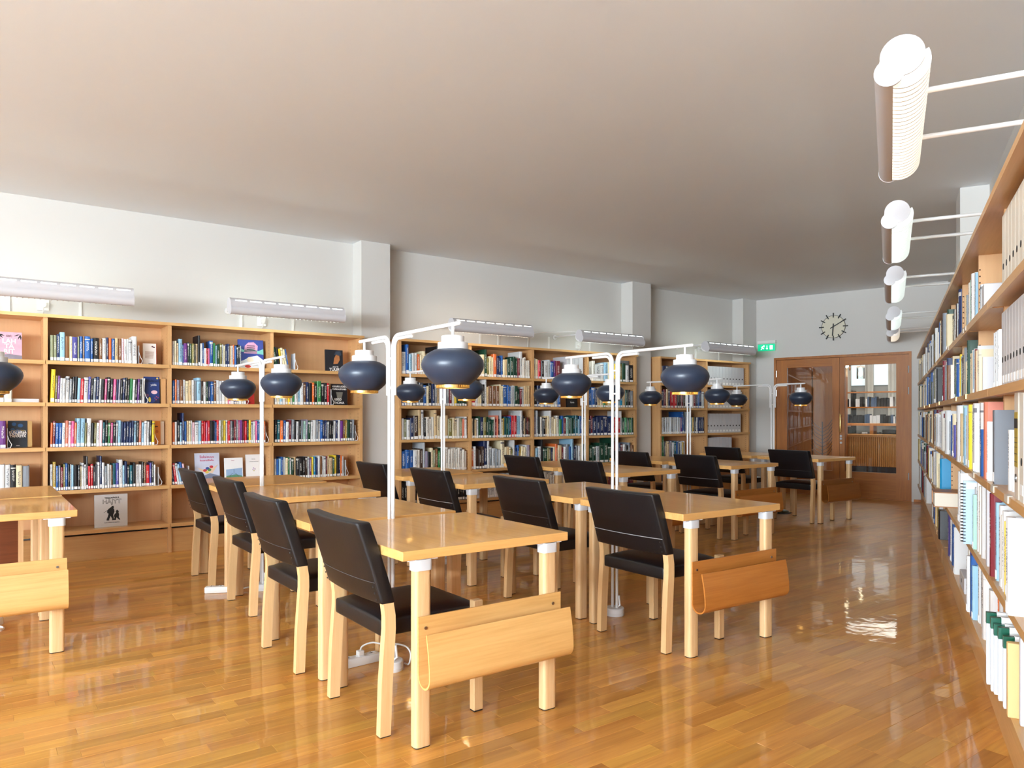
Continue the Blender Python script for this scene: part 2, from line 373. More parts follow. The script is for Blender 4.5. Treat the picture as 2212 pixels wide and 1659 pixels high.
# ------------------------------------------------------------------ floor: strip parquet along the long wall
floor = obj('floor', MB().box(-18, 17, -19, 15, -0.1, -0.004), M_fbase, None, LP(0, 0), (0, 0, TH), kind='structure')
PW = 0.074
obj('floor_bounce', MB().box(-18, 6, -14, 0.25, -0.004, -0.0002), plain('pale_bounce_floor', rgb(216, 214, 210), 0.5, var=0.02), kind='structure')  # unseen pale floor, added to bounce neutral light onto the ceiling
recs = []
row = 0; y = -16.0
fr = random.Random(3)
camL = Vector(((Vector((0, 0, 0))-LP(0, 0)).dot(UD), (Vector((0, 0, 0))-LP(0, 0)).dot(VD), 0))
while y < 7.0:
    x = -14.0-fr.random()*0.5
    gap = 0.0016 if row % 3 == 0 else 0.0006
    while x < 13.0:
        L = fr.choice([0.24, 0.3, 0.34, 0.42, 0.5, 0.58])
        if (PA+UD*(x+L/2)+VD*y).y > 0.35: recs.append((x, y+gap/2, L-0.0005, PW-gap/2))
        x += L
    y += PW; row += 1
def world_of(lx, ly): return PA + UD*lx + VD*ly
def fscore(r):
    c = world_of(r[0]+r[2]/2, r[1]+r[3]/2)
    if c.y < 1.2: return 0
    px = 1106+1590*c.x/c.y; py = 897.2+1590*1.205/c.y
    if not (-60 < px < 2270 and py < 1700): return 0
    # hidden behind the right-hand bookcase
    if (c-RQ).dot(RN) > 0.03 or ly_over(r): return 0
    return r[2]*r[3]/c.y**3
def ly_over(r): return r[1] > 0.02
order = sorted(range(len(recs)), key=lambda i: -fscore(recs[i]))
near = set(order[:300])
pm = {}
def plank_mesh(L, W):
    key = (round(L, 4), round(W, 4))
    if key not in pm:
        e = 0.0006
        mb = MB()
        vs = [(0,0,-0.004),(L,0,-0.004),(L,W,-0.004),(0,W,-0.004),(0,0,-e),(L,0,-e),(L,W,-e),(0,W,-e),(e,e,0),(L-e,e,0),(L-e,W-e,0),(e,W-e,0)]
        mb.add(vs, [(8,9,10,11),(4,5,9,8),(5,6,10,9),(6,7,11,10),(7,4,8,11),(0,1,5,4),(1,2,6,5),(2,3,7,6),(3,0,4,7),(3,2,1,0)])
        pm[key] = mb.mesh('plank', [M_floor])
    return pm[key]
for i in order[:300]:
    r = recs[i]; mobj('plank', plank_mesh(r[2], r[3]), floor, (r[0], r[1], 0))
fm = MB()
for i, r in enumerate(recs):
    if i in near: continue
    fm.add([(r[0], r[1], -0.004), (r[0]+r[2], r[1], -0.004), (r[0]+r[2], r[1]+r[3], -0.004), (r[0], r[1]+r[3], -0.004),
            (r[0], r[1], 0), (r[0]+r[2], r[1], 0), (r[0]+r[2], r[1]+r[3], 0), (r[0], r[1]+r[3], 0)],
           [(4,5,6,7),(0,1,5,4),(1,2,6,5),(2,3,7,6),(3,0,4,7)])
obj('plank_field', fm, M_floor, floor, kind='stuff')

# ------------------------------------------------------------------ bookcases
SH = [1.648, 1.308, 0.945, 0.592, 0.255]   # top faces of the shelves
TOP = 2.02; BT = 0.026; DEP = 0.31
def pin_holes(mb, x, side, z0, z1, dep, facing):
    # two columns of shelf-pin holes on an upright's face
    for yy in (0.045, dep-0.07):
        z = z0
        while z < z1:
            a = 0.0035
            xx = x+side*0.0006
            mb.add([(xx, yy-a, z-a), (xx, yy+a, z-a), (xx, yy+a, z+a), (xx, yy-a, z+a)], [(0, 1, 2, 3)])
            z += 0.032
def bookcase(name, loc, rz, uprights, label, dep=DEP, holes=True, shelf_over=0.0, gap_after=None, group=None, top_over=0.03):
    c = empty(name, loc, rz, label=label, cat='bookcase', group=group)
    x0, x1 = uprights[0], uprights[-1]; ut = 0.030
    for i, x in enumerate(uprights):
        a = x-ut/2 if 0 < i < len(uprights)-1 else (x if i == 0 else x-ut)
        obj('upright', MB().box(a, a+ut, shelf_over, dep, 0.0, TOP-BT), M_case, c)
    for i in range(len(uprights)-1):
        a = uprights[i]+(ut if i == 0 else ut/2); b = uprights[i+1]-(ut if i == len(uprights)-2 else ut/2)
        obj('back_panel', MB().box(a, b, dep-0.012, dep-0.004, 0.2, TOP-BT), M_back, c)
        fa = uprights[i]+0.003; fb = uprights[i+1]-0.003
        for z in SH:
            mb = MB().box(a, b, 0.0, dep-0.012, z-BT, z)
            mb.box(fa, fb, -0.012, 0.0, z-BT-0.004, z)          # lipping in front of the uprights
            obj('shelf', mb, M_caseh, c)
        obj('plinth', MB().box(fa-0.002, fb+0.002, 0.028, 0.05, 0.0, 0.205), M_caseh, c)
        if holes:
            hb = MB()
            for j in range(5):
                z1 = (TOP-BT if j == 0 else SH[j-1]-BT)
                pin_holes(hb, b, -1, SH[j]+0.05, z1-0.04, dep, 1); pin_holes(hb, a, 1, SH[j]+0.05, z1-0.04, dep, 1)
            obj('pin_holes', hb, M_hole, c, kind='stuff')
    obj('top_board', MB().box(x0-0.01, x1+0.012, -0.02, dep, TOP-BT, TOP), M_caseh, c)
    return c
UA = [-1.06, -0.14, 0.785, 1.685, 2.615]
UB = [3.03, 3.935, 4.835, 5.72, 6.6]
UC = [7.06, 8.06, 9.07]
bookcase('bookcase', LP(0, 0), TH, UA, 'tall beech bookcase with face-out display books, ending beside the first pillar')
bookcase('bookcase', LP(0, 0), TH, UB, 'tall beech bookcase packed full between the two white pillars')
bookcase('bookcase', LP(0, 0), TH, UC, 'tall beech bookcase with white binders nearest the exit sign')
RU1 = [-4.36, -3.54, -2.62, -1.70, -0.78, 0.14, 1.06]
RU2 = [-9.10, -8.18, -7.26, -6.34, -5.42, -4.40]
bookcase('bookcase', RP(0, 0), RTH, RU1, 'long beech bookcase of files and binders below the arm lights', dep=0.33, shelf_over=0.04)
bookcase('bookcase', RP(0, 0), RTH, RU2, 'long beech bookcase reaching the far wall beside the glazed doors', dep=0.33, shelf_over=0.04)

# ------------------------------------------------------------------ books
BOOKS = []
FRAMES = {'A': (PA, TH), 'B': (PA, TH), 'C': (PA, TH), 'R': (RQ, RTH)}
ORD = ['top', 'second', 'third', 'fourth', 'bottom']
def nth(n): return '%d%s' % (n, 'th' if 10 <= n % 100 <= 20 else {1: 'st', 2: 'nd', 3: 'rd'}.get(n % 10, 'th'))
CASEN = {'A': 'display bookcase by the first pillar', 'B': 'bookcase between the pillars', 'C': 'bookcase near the exit sign', 'R': 'bookcase under the arm lights'}
def put(case, row, x, t, h, d, col, lean=0.0, y=0.012, bay=None, n=0, lab=True, word='book'):
    BOOKS.append(dict(case=case, row=row, x=x, t=t, h=h, d=d, col=col, lean=lean, y=y, bay=bay, n=n, lab=lab, word=word))
HC = {'a': 0.165, 'b': 0.185, 'c': 0.205, 'd': 0.235, 'e': 0.27, 'f': 0.3}
def fill(case, row, bay, x0, x1, spec, h=0.208, lean=0.0, jit=0.012, lab=True, d=0.155, y=0.012, minw=0.6):
    toks = spec.split(); br = random.Random(hash((case, row, bay)) & 0 or (row*131+bay*17+ord(case[0])*7))
    ws = []
    for t in toks:
        wgt = 1.0*(0.8+0.4*br.random())
        if '+' in t: wgt *= 1.6
        if '-' in t: wgt *= 0.55
        ws.append(wgt)
    tot = sum(ws); x = x0; k = (x1-x0)/tot
    for i, (t, wg) in enumerate(zip(toks, ws)):
        hh = h+(br.random()-0.5)*2*jit; dd = d*(0.92+0.16*br.random())
        for ch in t[1:]:
            if ch in HC: hh = HC[ch]
        if '=' in t: hh = h*1.35; dd = d*1.3
        le = lean
        if '/' in t: le = radians(-14)
        put(case, row, x, wg*k*0.97, hh, min(dd, 0.27), t[0], le, y+br.random()*0.012, bay, i+1, lab)
        x += wg*k
# display bookcase (bays counted from the pillar: bay 1 is next to it)
fill('A', 0, 3, -0.108, 0.53, 's s n B+d u+c C v+ s- b u- b+ b k+ u w n o b T u I w w- w w+d')
fill('A', 0, 2, 0.81, 1.405, 'w C T B+d b-b p+ k G l+ k- T k=e w b w-a w-a r-a r-a i-a b+d g B G+ l Z C n n T w o b k k Z', h=0.205)
fill('A', 0, 1, 1.715, 1.86, 'G+ k y C C b', h=0.20, lean=radians(-9))
fill('A', 1, 4, -0.62, -0.36, 'w w+ C w W', h=0.2)
fill('A', 1, 3, -0.108, 0.585, 'y+e l p w w w+ S k k B r w+ v k S n w k i k k i n P k n k K g w k p k w- w-', lean=radians(2.2))
fill('A', 1, 2, 0.81, 1.45, 'b o- P u w C T w S B+d U w G n b u w Z w C i w n S w T Z')
fill('A', 1, 1, 1.715, 2.265, 'w C B w T y w g w B w u n k o k g+d k k r', h=0.212)
fill('A', 2, 4, -0.72, -0.40, 'k w n B p b v p', h=0.215)
fill('A', 2, 3, -0.108, 0.665, 'o m b b w R I i o B+d B+d l- w+d k l w I t k g i k S B n n n n n B k R B w w k y', lean=radians(1.5))
fill('A', 2, 2, 0.81, 1.63, 'o w k B n=d b T C w- I w+ B r r i r k+ n b- r w l y w r S k m S i p m r k y Z w i b B S o')
fill('A', 2, 1, 1.715, 2.53, 'k t o b w m S k w k S a P G w w S w b n n S k k w n w p u Y G K S', lean=radians(1.2))
fill('A', 3, 4, -0.72, -0.245, 'w k U k o C k w w k C S+', h=0.215)
fill('A', 3, 3, -0.108, 0.675, 'w Y+d b S m l b k w- B k+ k C w w k=e r r k K w n=e w S+ w w u- t+ v+ w+d B n k t+ k w+ w k u r+ v k w', h=0.2, jit=0.02)
fill('A', 3, 2, 0.81, 0.93, 'n r w B b I', h=0.185, lean=radians(-7))
fill('A', 3, 1, 1.715, 2.42, 'w b B b Z C g w G T k+ k+ k+ U Z p y c n w u w w m T T+ G y k n o w', h=0.2)
# bookcase between the pillars (bays counted from the first pillar)
B_ = [(3.07, 3.9), (3.96, 4.8), (4.86, 5.69), (5.75, 6.56)]
SPB = [['Z+d b=e B w w o C C T w+ C k k= U w C s G', 'C+ C+ C+ C+ G=e l C C o+e n n b C T G+ G+ G G m w+=', 'W C r k w+ Z b p m+', 'W W w+ w B C C y w l G w k+'],
       ['b b T C k+ k K+ b C k n S T w b n S m w y', 'r+=e w C C k+ w= T u+ u+ u+ C C b+ b b Z Z G+ G m Z', 'k n w b v C Z b', 'b b n T C g Y C w b B c T G k S'],
       ['w s w n U+ T= w= k W W W T=e C W T+ l+ C C W s R w', 'C k T w G n+ l+ G+ G+ G W m R k Z= C Y t G t b r+ r+ B B w+= k- T U m U', 'P Z= k W k T C w= C C W g b m a G G t t B b C', 'n m n+ n+ n+ n+ n+ b r+ r+ w= G+ g G+ g G'],
       ['b+ b+ b+ w+ W U Z= P k C s u g G', 'o w U+ U+ U n+=e w=e S+ Z+ S+ Z C+=e C T C l w= n b Y C C w P', 'T B w k=e G+ l+ n C o C T m w S b B= n S w T G', 'G+ G+ Z+ G+ G+ G+ G= m+ n m w k S u']]
for r in range(4):
    for b_i, (a, b) in enumerate(B_):
        sp = SPB[r][b_i]
        if b_i in (0, 1) and len(sp.split()) < 22: sp = sp+' '+' '.join(random.Random(r*7+b_i).choice('C w W T n G b k S Z m'.split()) for _ in range(24-len(sp.split())))
        if b_i == 2 and r < 2: b = a+0.42
        fill('B', r, b_i+1, a, b, sp, h=0.235, jit=0.025, d=0.19)
for b_i, (a, b) in enumerate(B_): fill('B', 4, b_i+1, a, b, ' '.join(random.Random(50+b_i).choice('n G b w W T C k Z m S'.split()) for _ in range(24)), h=0.24, jit=0.02, d=0.2)
# bookcase near the exit sign
fill('C', 0, 2, 7.1, 7.95, 'w n+ n+ b k n U w m r o k n b S w b', h=0.25, d=0.2)
fill('C', 1, 2, 7.1, 8.02, 'n+ m T n r+ r+ k U m U S n b w m n b n Z', h=0.25, d=0.2)
fill('C', 2, 2, 7.1, 8.02, 'Z Z S Z Z Z S Z Z Z Z p b= n w+ Z= B Y k w n+ n n', h=0.23, jit=0.004, d=0.2)
fill('C', 3, 2, 7.1, 7.6, 'B g+=e k T T P S w t+ b S n w Y Z', h=0.24, d=0.2)
fill('C', 4, 2, 7.1, 7.9, 'n w k S T w b m Z C G k', h=0.25, d=0.2)

# bookcase under the arm lights: x = -s (local x runs towards the camera)
def rput(row, s, t, h, d, col, y=0.01, lean=0.0, lab=False, word='file'): put('R', row, -s-t, t, h, d, col, lean, y, 0, 0, lab, word)
R0 = [(1.50, .03, .175, .21, 'Z', .03), (1.62, .02, .18, .2, 'S', .04), (1.73, .03, .27, .21, 'B', .03), (1.78, .03, .28, .21, 'w', .03), (1.86, .06, .29, .21, 'w', .025),
      (1.97, .06, .275, .21, 'a', .03), (2.06, .07, .275, .22, 'W', .03), (2.22, .02, .23, .18, 'S', .03), (2.30, .05, .235, .19, 'T', .03), (2.66, .09, .33, .26, 'n', .025), (2.80, .02, .2, .2, 'w', .03), (2.86, .02, .27, .21, 'Z', .03)]
for q in R0: rput(0, *q[:5], y=q[5])
rput(0, 2.98, .04, .28, .21, 'U', y=.03, lean=radians(6)); rput(0, 3.10, .02, .26, .21, 'W', y=.03, lean=radians(9)); rput(0, 3.18, .02, .27, .21, 'k', y=.03, lean=radians(9)); rput(0, 3.26, .03, .25, .2, 'C', y=.03, lean=radians(4)); rput(0, 3.34, .06, .26, .21, 'C', y=.0, lean=radians(-5))
R1 = [(.84, .018, .235, .2, 'w', .03), (.89, .018, .235, .2, 'Z', .03), (.94, .018, .235, .2, 'w', .03), (.99, .018, .235, .2, 'Z', .03), (1.58, .02, .215, .24, 'C', .03), (1.62, .015, .235, .24, 'w', .03), (1.72, .02, .22, .2, 'T', .03), (1.75, .025, .23, .2, 'm', .03),
      (1.79, .02, .235, .2, 'w', .03), (1.83, .03, .23, .2, 'B', .03), (1.88, .03, .235, .2, 'W', .03), (1.93, .03, .22, .2, 'T', .03), (1.98, .035, .225, .2, 'C', .03), (2.04, .03, .30, .27, 'G', .02), (2.09, .025, .3, .25, 'P', .03),
      (2.15, .06, .2, .2, 'W', .03), (2.24, .06, .2, .2, 'C', .03), (2.33, .03, .285, .22, 'S', .03), (2.38, .03, .285, .22, 'C', .03), (2.44, .025, .25, .21, 'n', .03), (2.49, .02, .24, .2, 'u', .03), (2.54, .035, .25, .21, 'B', .03), (2.65, .025, .27, .21, 'y', .03),
      (2.7, .03, .24, .2, 'w', .03), (2.76, .08, .25, .22, 'b', .02), (2.87, .05, .245, .21, 'g', .03), (2.95, .03, .26, .21, 'W', .03), (3.0, .03, .25, .21, 'g', .03), (3.06, .025, .27, .21, 'k', .03), (3.1, .03, .26, .2, 'w', .03)]
for q in R1: rput(1, *q[:5], y=q[5])
R2 = [(.40, .012, .2, .2, 'w', .02), (.44, .03, .21, .22, 'w', .015), (.76, .02, .315, .25, 'w', .0), (.79, .03, .345, .24, 'a', .03), (.87, .02, .235, .2, 'w', -.005), (.97, .055, .315, .24, 'R', -.005), (1.1, .05, .2, .2, 'b', -.005), (1.17, .07, .315, .24, 'w', .0),
      (1.30, .03, .3, .22, 'Z', .01), (1.34, .05, .315, .24, 'w', -.01), (1.41, .03, .31, .22, 't', .01), (1.45, .02, .27, .22, 'o', .0), (1.50, .05, .31, .22, 'w', .0), (1.58, .045, .312, .22, 'y', -.01), (1.64, .06, .315, .24, 'w', -.01), (1.72, .02, .28, .22, 'R', .0),
      (1.77, .045, .31, .24, 'w', .0), (1.84, .04, .26, .21, 'W', .0), (1.9, .06, .3, .22, 'B', -.005), (2.0, .05, .31, .22, 'a', .0), (2.12, .04, .27, .22, 'T', -.005), (2.2, .1, .315, .24, 'w', -.015), (2.33, .06, .318, .24, 'c', .0),
      (2.58, .03, .22, .2, 'm', .0), (2.64, .03, .22, .18, 'u', .01), (2.7, .03, .2, .18, 'v', .0), (2.78, .05, .27, .21, 'C', .0), (2.9, .05, .26, .21, 'b', .0), (2.97, .03, .25, .21, 'k', .01), (3.05, .03, .22, .2, 'S', .0), (3.12, .09, .29, .24, 'w', -.02)]
for q in R2: rput(2, *q[:5], y=q[5])
R3 = [(.10, .03, .30, .26, 'w', -.03), (.15, .02, .27, .24, 'W', -.01), (.21, .02, .27, .21, 'k', .0), (.25, .02, .27, .21, 'w', .0), (.29, .02, .27, .21, 'P', .0), (.34, .018, .25, .2, 'g', .0), (.375, .02, .27, .21, 'w', .0), (.41, .018, .25, .2, 'y', .0), (.45, .03, .28, .21, 'w', .0),
      (.50, .02, .26, .21, 'W', .0), (.54, .035, .29, .21, 'w', .0), (.60, .025, .27, .21, 'k', .02), (.64, .025, .29, .21, 'B', .0), (.72, .04, .315, .24, 'm', -.01), (1.06, .03, .31, .22, 'Z', .01), (1.12, .05, .32, .22, 'w', .0), (1.22, .03, .30, .22, 'W', .0),
      (1.30, .03, .31, .22, 'w', .0), (1.36, .02, .25, .2, 'a', -.012), (1.40, .03, .28, .21, 'Z', .0), (1.60, .025, .33, .22, 'w', -.045), (1.64, .02, .3, .2, 'o', -.03), (1.75, .03, .3, .2, 'w', .0), (1.85, .05, .3, .22, 'Z', .0), (1.95, .04, .3, .22, 'w', .0), (2.05, .03, .29, .2, 'W', .0), (2.2, .04, .31, .22, 'Z', .0), (2.35, .04, .29, .22, 'w', .0),
      (3.72, .05, .29, .24, 'c', -.02), (3.8, .03, .22, .2, 'u', .0), (3.85, .02, .26, .2, 'W', .0), (3.9, .02, .28, .2, 'k', .0), (3.95, .03, .27, .2, 'w', .0)]
for q in R3: rput(3, *q[:5], y=q[5])
R4 = [(.62, .03, .2, .2, 'w', .02), (.68, .05, .2, .21, 'c', .01), (.76, .03, .22, .21, 'g', .02), (.81, .03, .24, .21, 'w', .03), (.86, .02, .25, .21, 'o', .03), (.93, .06, .24, .22, 'w', .01), (1.02, .03, .21, .22, 'k', .03), (1.08, .07, .29, .24, 'w', .0), (1.24, .03, .27, .23, 'w', .02), (1.30, .03, .28, .23, 'Z', .015), (1.36, .03, .27, .23, 'w', .01), (1.42, .03, .25, .23, 'B', -.01),
      (1.47, .04, .29, .24, 'b', -.012), (1.53, .02, .29, .2, 'k', .0), (1.57, .025, .27, .22, 'w', -.02), (1.62, .05, .3, .24, 'v', .0), (1.72, .06, .29, .22, 'W', .0), (1.82, .04, .3, .2, 'T', .02),
      (2.52, .03, .28, .22, 'w', -.01), (2.58, .16, .30, .26, 'n', -.005), (2.80, .12, .30, .25, 'b', .0), (2.96, .05, .27, .2, 'w', .0), (3.05, .05, .28, .22, 'w', .01), (3.14, .12, .28, .22, 'v', .0), (3.30, .1, .29, .22, 'w', .01), (3.5, .16, .31, .25, 'b', -.02), (3.9, .12, .22, .2, 'k', -.02)]
for q in R4: rput(4, *q[:5], y=q[5])
rr = random.Random(11)
POOL = 'w w w W W C C T T k k n b B G s S S Z Z Y u K W m'.split()
for row, s0, gaps in ((0, 3.46, [(4.28, 4.46)]), (1, 3.16, [(4.28, 4.46)]), (2, 3.28, [(4.28, 4.46)]), (3, 4.5, []), (4, 4.5, [(5.4, 6.5)])):
    s = s0
    while s < 9.0:
        t = 0.018+0.045*rr.random()**1.6
        if any(a < s+t and s < b for a, b in gaps) or any(abs(s+t/2-q) < 0.03+t/2 for q in (3.54, 4.36, 4.4, 5.42, 6.34, 7.26, 8.18)): s += 0.02; continue
        h = rr.choice([0.21, 0.24, 0.27, 0.29, 0.3])+(rr.random()-0.5)*0.02
        if row > 2: h = min(h, 0.29)
        rput(row, s, t, h, rr.uniform(0.17, 0.24), rr.choice(POOL), y=rr.uniform(-0.01, 0.03), lean=radians(rr.choice([0, 0, 0, 0, 3, -3])), word='book')
        s += t+0.003+(0.12 if rr.random() < 0.03 else 0)
# drop anything that would stand inside an upright of the right-hand cases
BOOKS = [b for b in BOOKS if not (b['case'] == 'R' and any(b['x'] < u+0.016 and b['x']+b['t'] > u-0.016 for u in RU1[1:-1]+RU2[1:-1]))]

# one unit book: boards, rounded spine, page block (x thickness, y depth from spine, z height)
def book_parts():
    vs = []; fs = []; ms = []; uvs = {}
    def add(v, f, m, uv=None):
        b0 = len(vs); vs.extend(v)
        for i, q in enumerate(f):
            fs.append(tuple(b0+j for j in q)); ms.append(m)
            uvs[len(fs)-1] = uv[i] if uv and uv[i] else [(0, 0)]*len(q)
    # rounded spine + two boards as one wrap
    prof = [(-0.5, 1.0), (-0.5, 0.05), (-0.36, 0.012), (0.0, 0.0), (0.36, 0.012), (0.5, 0.05), (0.5, 1.0), (0.42, 1.0), (0.42, 0.09), (-0.42, 0.09), (-0.42, 1.0)]
    n = len(prof)
    v = [(x, y, 0.0) for x, y in prof]+[(x, y, 1.0) for x, y in prof]
    f = []; uv = []
    for i in range(n):
        j = (i+1) % n; f.append((i, j, n+j, n+i))
        if 1 <= i <= 4:
            u0 = prof[i][0]+0.5; u1 = prof[j][0]+0.5; uv.append([(u0, 0), (u1, 0), (u1, 1), (u0, 1)])
        else: uv.append(None)
    # end caps as quads
    for base, flip in ((0, 1), (n, 0)):
        for q in ((0, 1, 9, 10), (1, 2, 3, 9), (3, 4, 5, 8), (5, 6, 7, 8), (9, 3, 8)):
            q = tuple(base+i for i in q); f.append(q if not flip else tuple(reversed(q))); uv.append(None)
    add(v, f, 0, uv)
    # pages
    x0, x1, y0, y1, z0, z1 = -0.42, 0.42, 0.05, 0.965, 0.02, 0.975
    add([(x0,y0,z0),(x1,y0,z0),(x1,y1,z0),(x0,y1,z0),(x0,y0,z1),(x1,y0,z1),(x1,y1,z1),(x0,y1,z1)], [(0,3,2,1),(4,5,6,7),(0,1,5,4),(1,2,6,5),(2,3,7,6),(3,0,4,7)], 1)
    return vs, fs, ms, uvs
BV, BF, BM_, BUV = book_parts()
def book_mesh():
    me = bpy.data.meshes.new('book'); me.from_pydata(BV, [], BF); me.materials.append(M_bookc); me.materials.append(M_paper)
    me.polygons.foreach_set('material_index', BM_)
    ul = me.uv_layers.new(name='UVMap')
    for p in me.polygons:
        for li, uv in zip(p.loop_indices, BUV[p.index]): ul.data[li].uv = uv
    me.update(); return me
BOOK_ME = book_mesh()
LAB_ME = MB().box(-0.41, 0.41, -0.006, 0.008, 0.025, 0.135).mesh('call_number_label', [M_lab])
def book_matrix(b):
    O, th = FRAMES[b['case']]
    R = Matrix.Rotation(th, 4, 'Z')
    # lean about the lower corner it tips over
    le = b['lean']; base = Vector((b['x']+b['t']/2, b['y'], SH[b['row']]))
    lift = abs(sin(le))*b['t']/2
    L = Matrix.Translation(base+Vector((0, 0, lift))) @ Matrix.Rotation(le, 4, 'Y') @ Matrix.Diagonal((b['t'], b['d'], b['h'], 1))
    return Matrix.Translation(O) @ R @ L
def spine_area(b):
    M = book_matrix(b); ps = []
    for q in ((-.5, 0, 0), (.5, 0, 0), (.5, 0, 1), (-.5, 0, 1), (.5, .35, 0), (.5, .35, 1)):
        w_ = M @ Vector(q)
        if w_.y < 0.3: return 0
        ps.append((1106+1590*w_.x/w_.y, 897.2-1590*(w_.z-1.205)/w_.y))
    def A(i): 
        p = [ps[k] for k in i]; return abs(sum(p[k][0]*p[(k+1) % 4][1]-p[(k+1) % 4][0]*p[k][1] for k in range(4)))/2
    if ps[0][0] > 2225 or max(p[0] for p in ps) < -5: return 0
    return A((0, 1, 2, 3))+(0.25*A((1, 4, 5, 2)) if b['case'] == 'R' else 0)
# number the books of the aisle bookcase per shelf, counted from the far wall
for r in range(5):
    for i, b in enumerate(sorted([b for b in BOOKS if b['case'] == 'R' and b['row'] == r], key=lambda q: q['x'])): b['n'] = i+1
rank = sorted(range(len(BOOKS)), key=lambda i: -spine_area(BOOKS[i]))
SOLO = set(rank[:300])
BAYN = {1: 'bay next to first pillar', 2: 'second bay from first pillar', 3: 'third bay from first pillar', 4: 'fourth bay from first pillar'}
rest_v, rest_f, rest_m, rest_uv, rest_c = [], [], [], [], []
lr = random.Random(5)
for i, b in enumerate(BOOKS):
    Mx = book_matrix(b); colr, cname = PAL[b['col']]
    jt = 0.9+0.2*lr.random(); colr = tuple(min(1, q*jt) for q in colr[:3])+(1,)
    if i in SOLO:
        o = mobj('book', BOOK_ME); o.matrix_world = Mx; o.color = colr
        if b['case'] == 'R':
            lb = '%s %s, %s from the far wall on the %s shelf under the arm lights' % (cname, b['word'], nth(b['n']), ORD[b['row']])
            g = 'files and books on the %s shelf under the arm lights' % ORD[b['row']]
        elif b['case'] == 'A':
            lb = '%s book, %s from the left post, %s shelf, %s' % (cname, nth(b['n']), ORD[b['row']], BAYN[b['bay']])
            g = 'books on the %s shelf of the %s' % (ORD[b['row']], BAYN[b['bay']])
        else:
            lb = '%s book, %s from left post, %s shelf, bay %d, %s' % (cname, nth(b['n']), ORD[b['row']], b['bay'], CASEN[b['case']].replace('bookcase ', 'case '))
            g = 'books in the '+CASEN[b['case']]
        tag(o, lb, 'book' if b['word'] == 'book' else 'file', g)
        if b['lab'] or lr.random() < 0.3: mobj('call_number_label', LAB_ME, o)
    else:
        k0 = len(rest_v); rest_v += [tuple(Mx @ Vector(v)) for v in BV]
        for fi, f in enumerate(BF):
            rest_f.append(tuple(k0+j for j in f)); rest_m.append(BM_[fi]); rest_uv += BUV[fi]; rest_c.append(colr)
        if b['lab']:
            k0 = len(rest_v)
            rest_v += [tuple(Mx @ Vector(v)) for v in ((-.38, -.006, .025), (.38, -.006, .025), (.38, -.006, .13), (-.38, -.006, .13))]
            rest_f.append((k0, k0+1, k0+2, k0+3)); rest_m.append(2); rest_uv += [(0, 0)]*4; rest_c.append((1, 1, 1, 1))
me = bpy.data.meshes.new('book_rows'); me.from_pydata(rest_v, [], rest_f)
for q in (M_bookf, M_paper, M_lab): me.materials.append(q)
me.polygons.foreach_set('material_index', rest_m)
ul = me.uv_layers.new(name='UVMap'); ul.data.foreach_set('uv', [c for uv in rest_uv for c in uv])
ca = me.color_attributes.new('Col', 'FLOAT_COLOR', 'CORNER')
cc = []
for f, c in zip(rest_f, rest_c): cc += list(c)*len(f)
ca.data.foreach_set('color', cc); me.update()
mobj('book_rows', me, label='the remaining upright library books filling the shelves', cat='books', kind='stuff')

# ------------------------------------------------------------------ binders and boxes
def binder_proto(name, body, hole=True, spine=None):
    t = empty(name, (0, 0, 0))
    mb = MB(); T, D, H = 0.072, 0.28, 0.31
    mb.box(-T/2, -T/2+0.003, 0, D, 0, H).box(T/2-0.003, T/2, 0, D, 0, H).box(-T/2+0.003, T/2-0.003, 0, 0.003, 0, H)
    obj('cover', mb, body, t)
    obj('paper_block', MB().box(-T/2+0.006, T/2-0.006, 0.02, D-0.01, 0.004, H-0.012), M_paper, t)
    if hole: obj('finger_hole', MB().cyl((0, -0.0012, 0.115), (0, 0.0005, 0.115), 0.0115, n=16), M_black, t)
    if spine: spine(t, T, H)
    else: obj('spine_label', MB().box(-T*0.33, T*0.33, -0.001, 0.0005, 0.02, 0.05), M_lab, t)
    return t
M_bind = plain('binder_card', rgb(220, 214, 202), 0.55, var=0.02)
M_bindg = plain('binder_card_grey', rgb(206, 206, 210), 0.5, var=0.02)
M_beige = plain('binder_linen', rgb(196, 186, 172), 0.7, var=0.05)
M_olive = plain('binder_olive_label', rgb(164, 140, 52), 0.6)
PROTO = {}
def binder(kind, M, label, group, sx=1.0, sz=1.0):
    if kind not in PROTO:
        PROTO[kind] = binder_proto('ring_binder', {'cream': M_bind, 'grey': M_bindg}[kind]); o = PROTO[kind]
    else: o = copy_tree(PROTO[kind])
    o.matrix_world = M @ Matrix.Diagonal((sx, 1, sz, 1)); tag(o, label, 'binder', group); return o
def frame_M(case, x, y, z, lean=0.0):
    O, th = FRAMES[case]
    return Matrix.Translation(O) @ Matrix.Rotation(th, 4, 'Z') @ Matrix.Translation((x, y, z)) @ Matrix.Rotation(lean, 4, 'Y')
for i in range(8):
    binder('cream', frame_M('R', -0.12-0.083*i, 0.03, SH[0]), 'cream ring binder, %s from the low white box, top shelf under the arm lights' % nth(8-i), 'cream binders on the top shelf under the arm lights', 1.08, 1.0)
for i in range(10):
    binder('grey', frame_M('R', -0.09-0.07*i, 0.03, SH[1]), 'white ring binder, %s from the leaning files, second shelf under the arm lights' % nth(10-i), 'white binders on the second shelf under the arm lights', 0.94, 0.92)
for r, x0, n, hs in ((0, 8.12, 12, 0.92), (1, 8.12, 11, 0.9), (2, 8.12, 11, 0.92), (3, 8.12, 8, 0.9)):
    for i in range(n):
        binder('grey', frame_M('C', x0+i*0.074, 0.03, SH[r]), 'white ring binder, %s from the bookcase end nearest the exit sign, %s shelf' % (nth(n-i), ORD[r]), 'white binders on the %s shelf nearest the exit sign' % ORD[r], 0.98, hs)
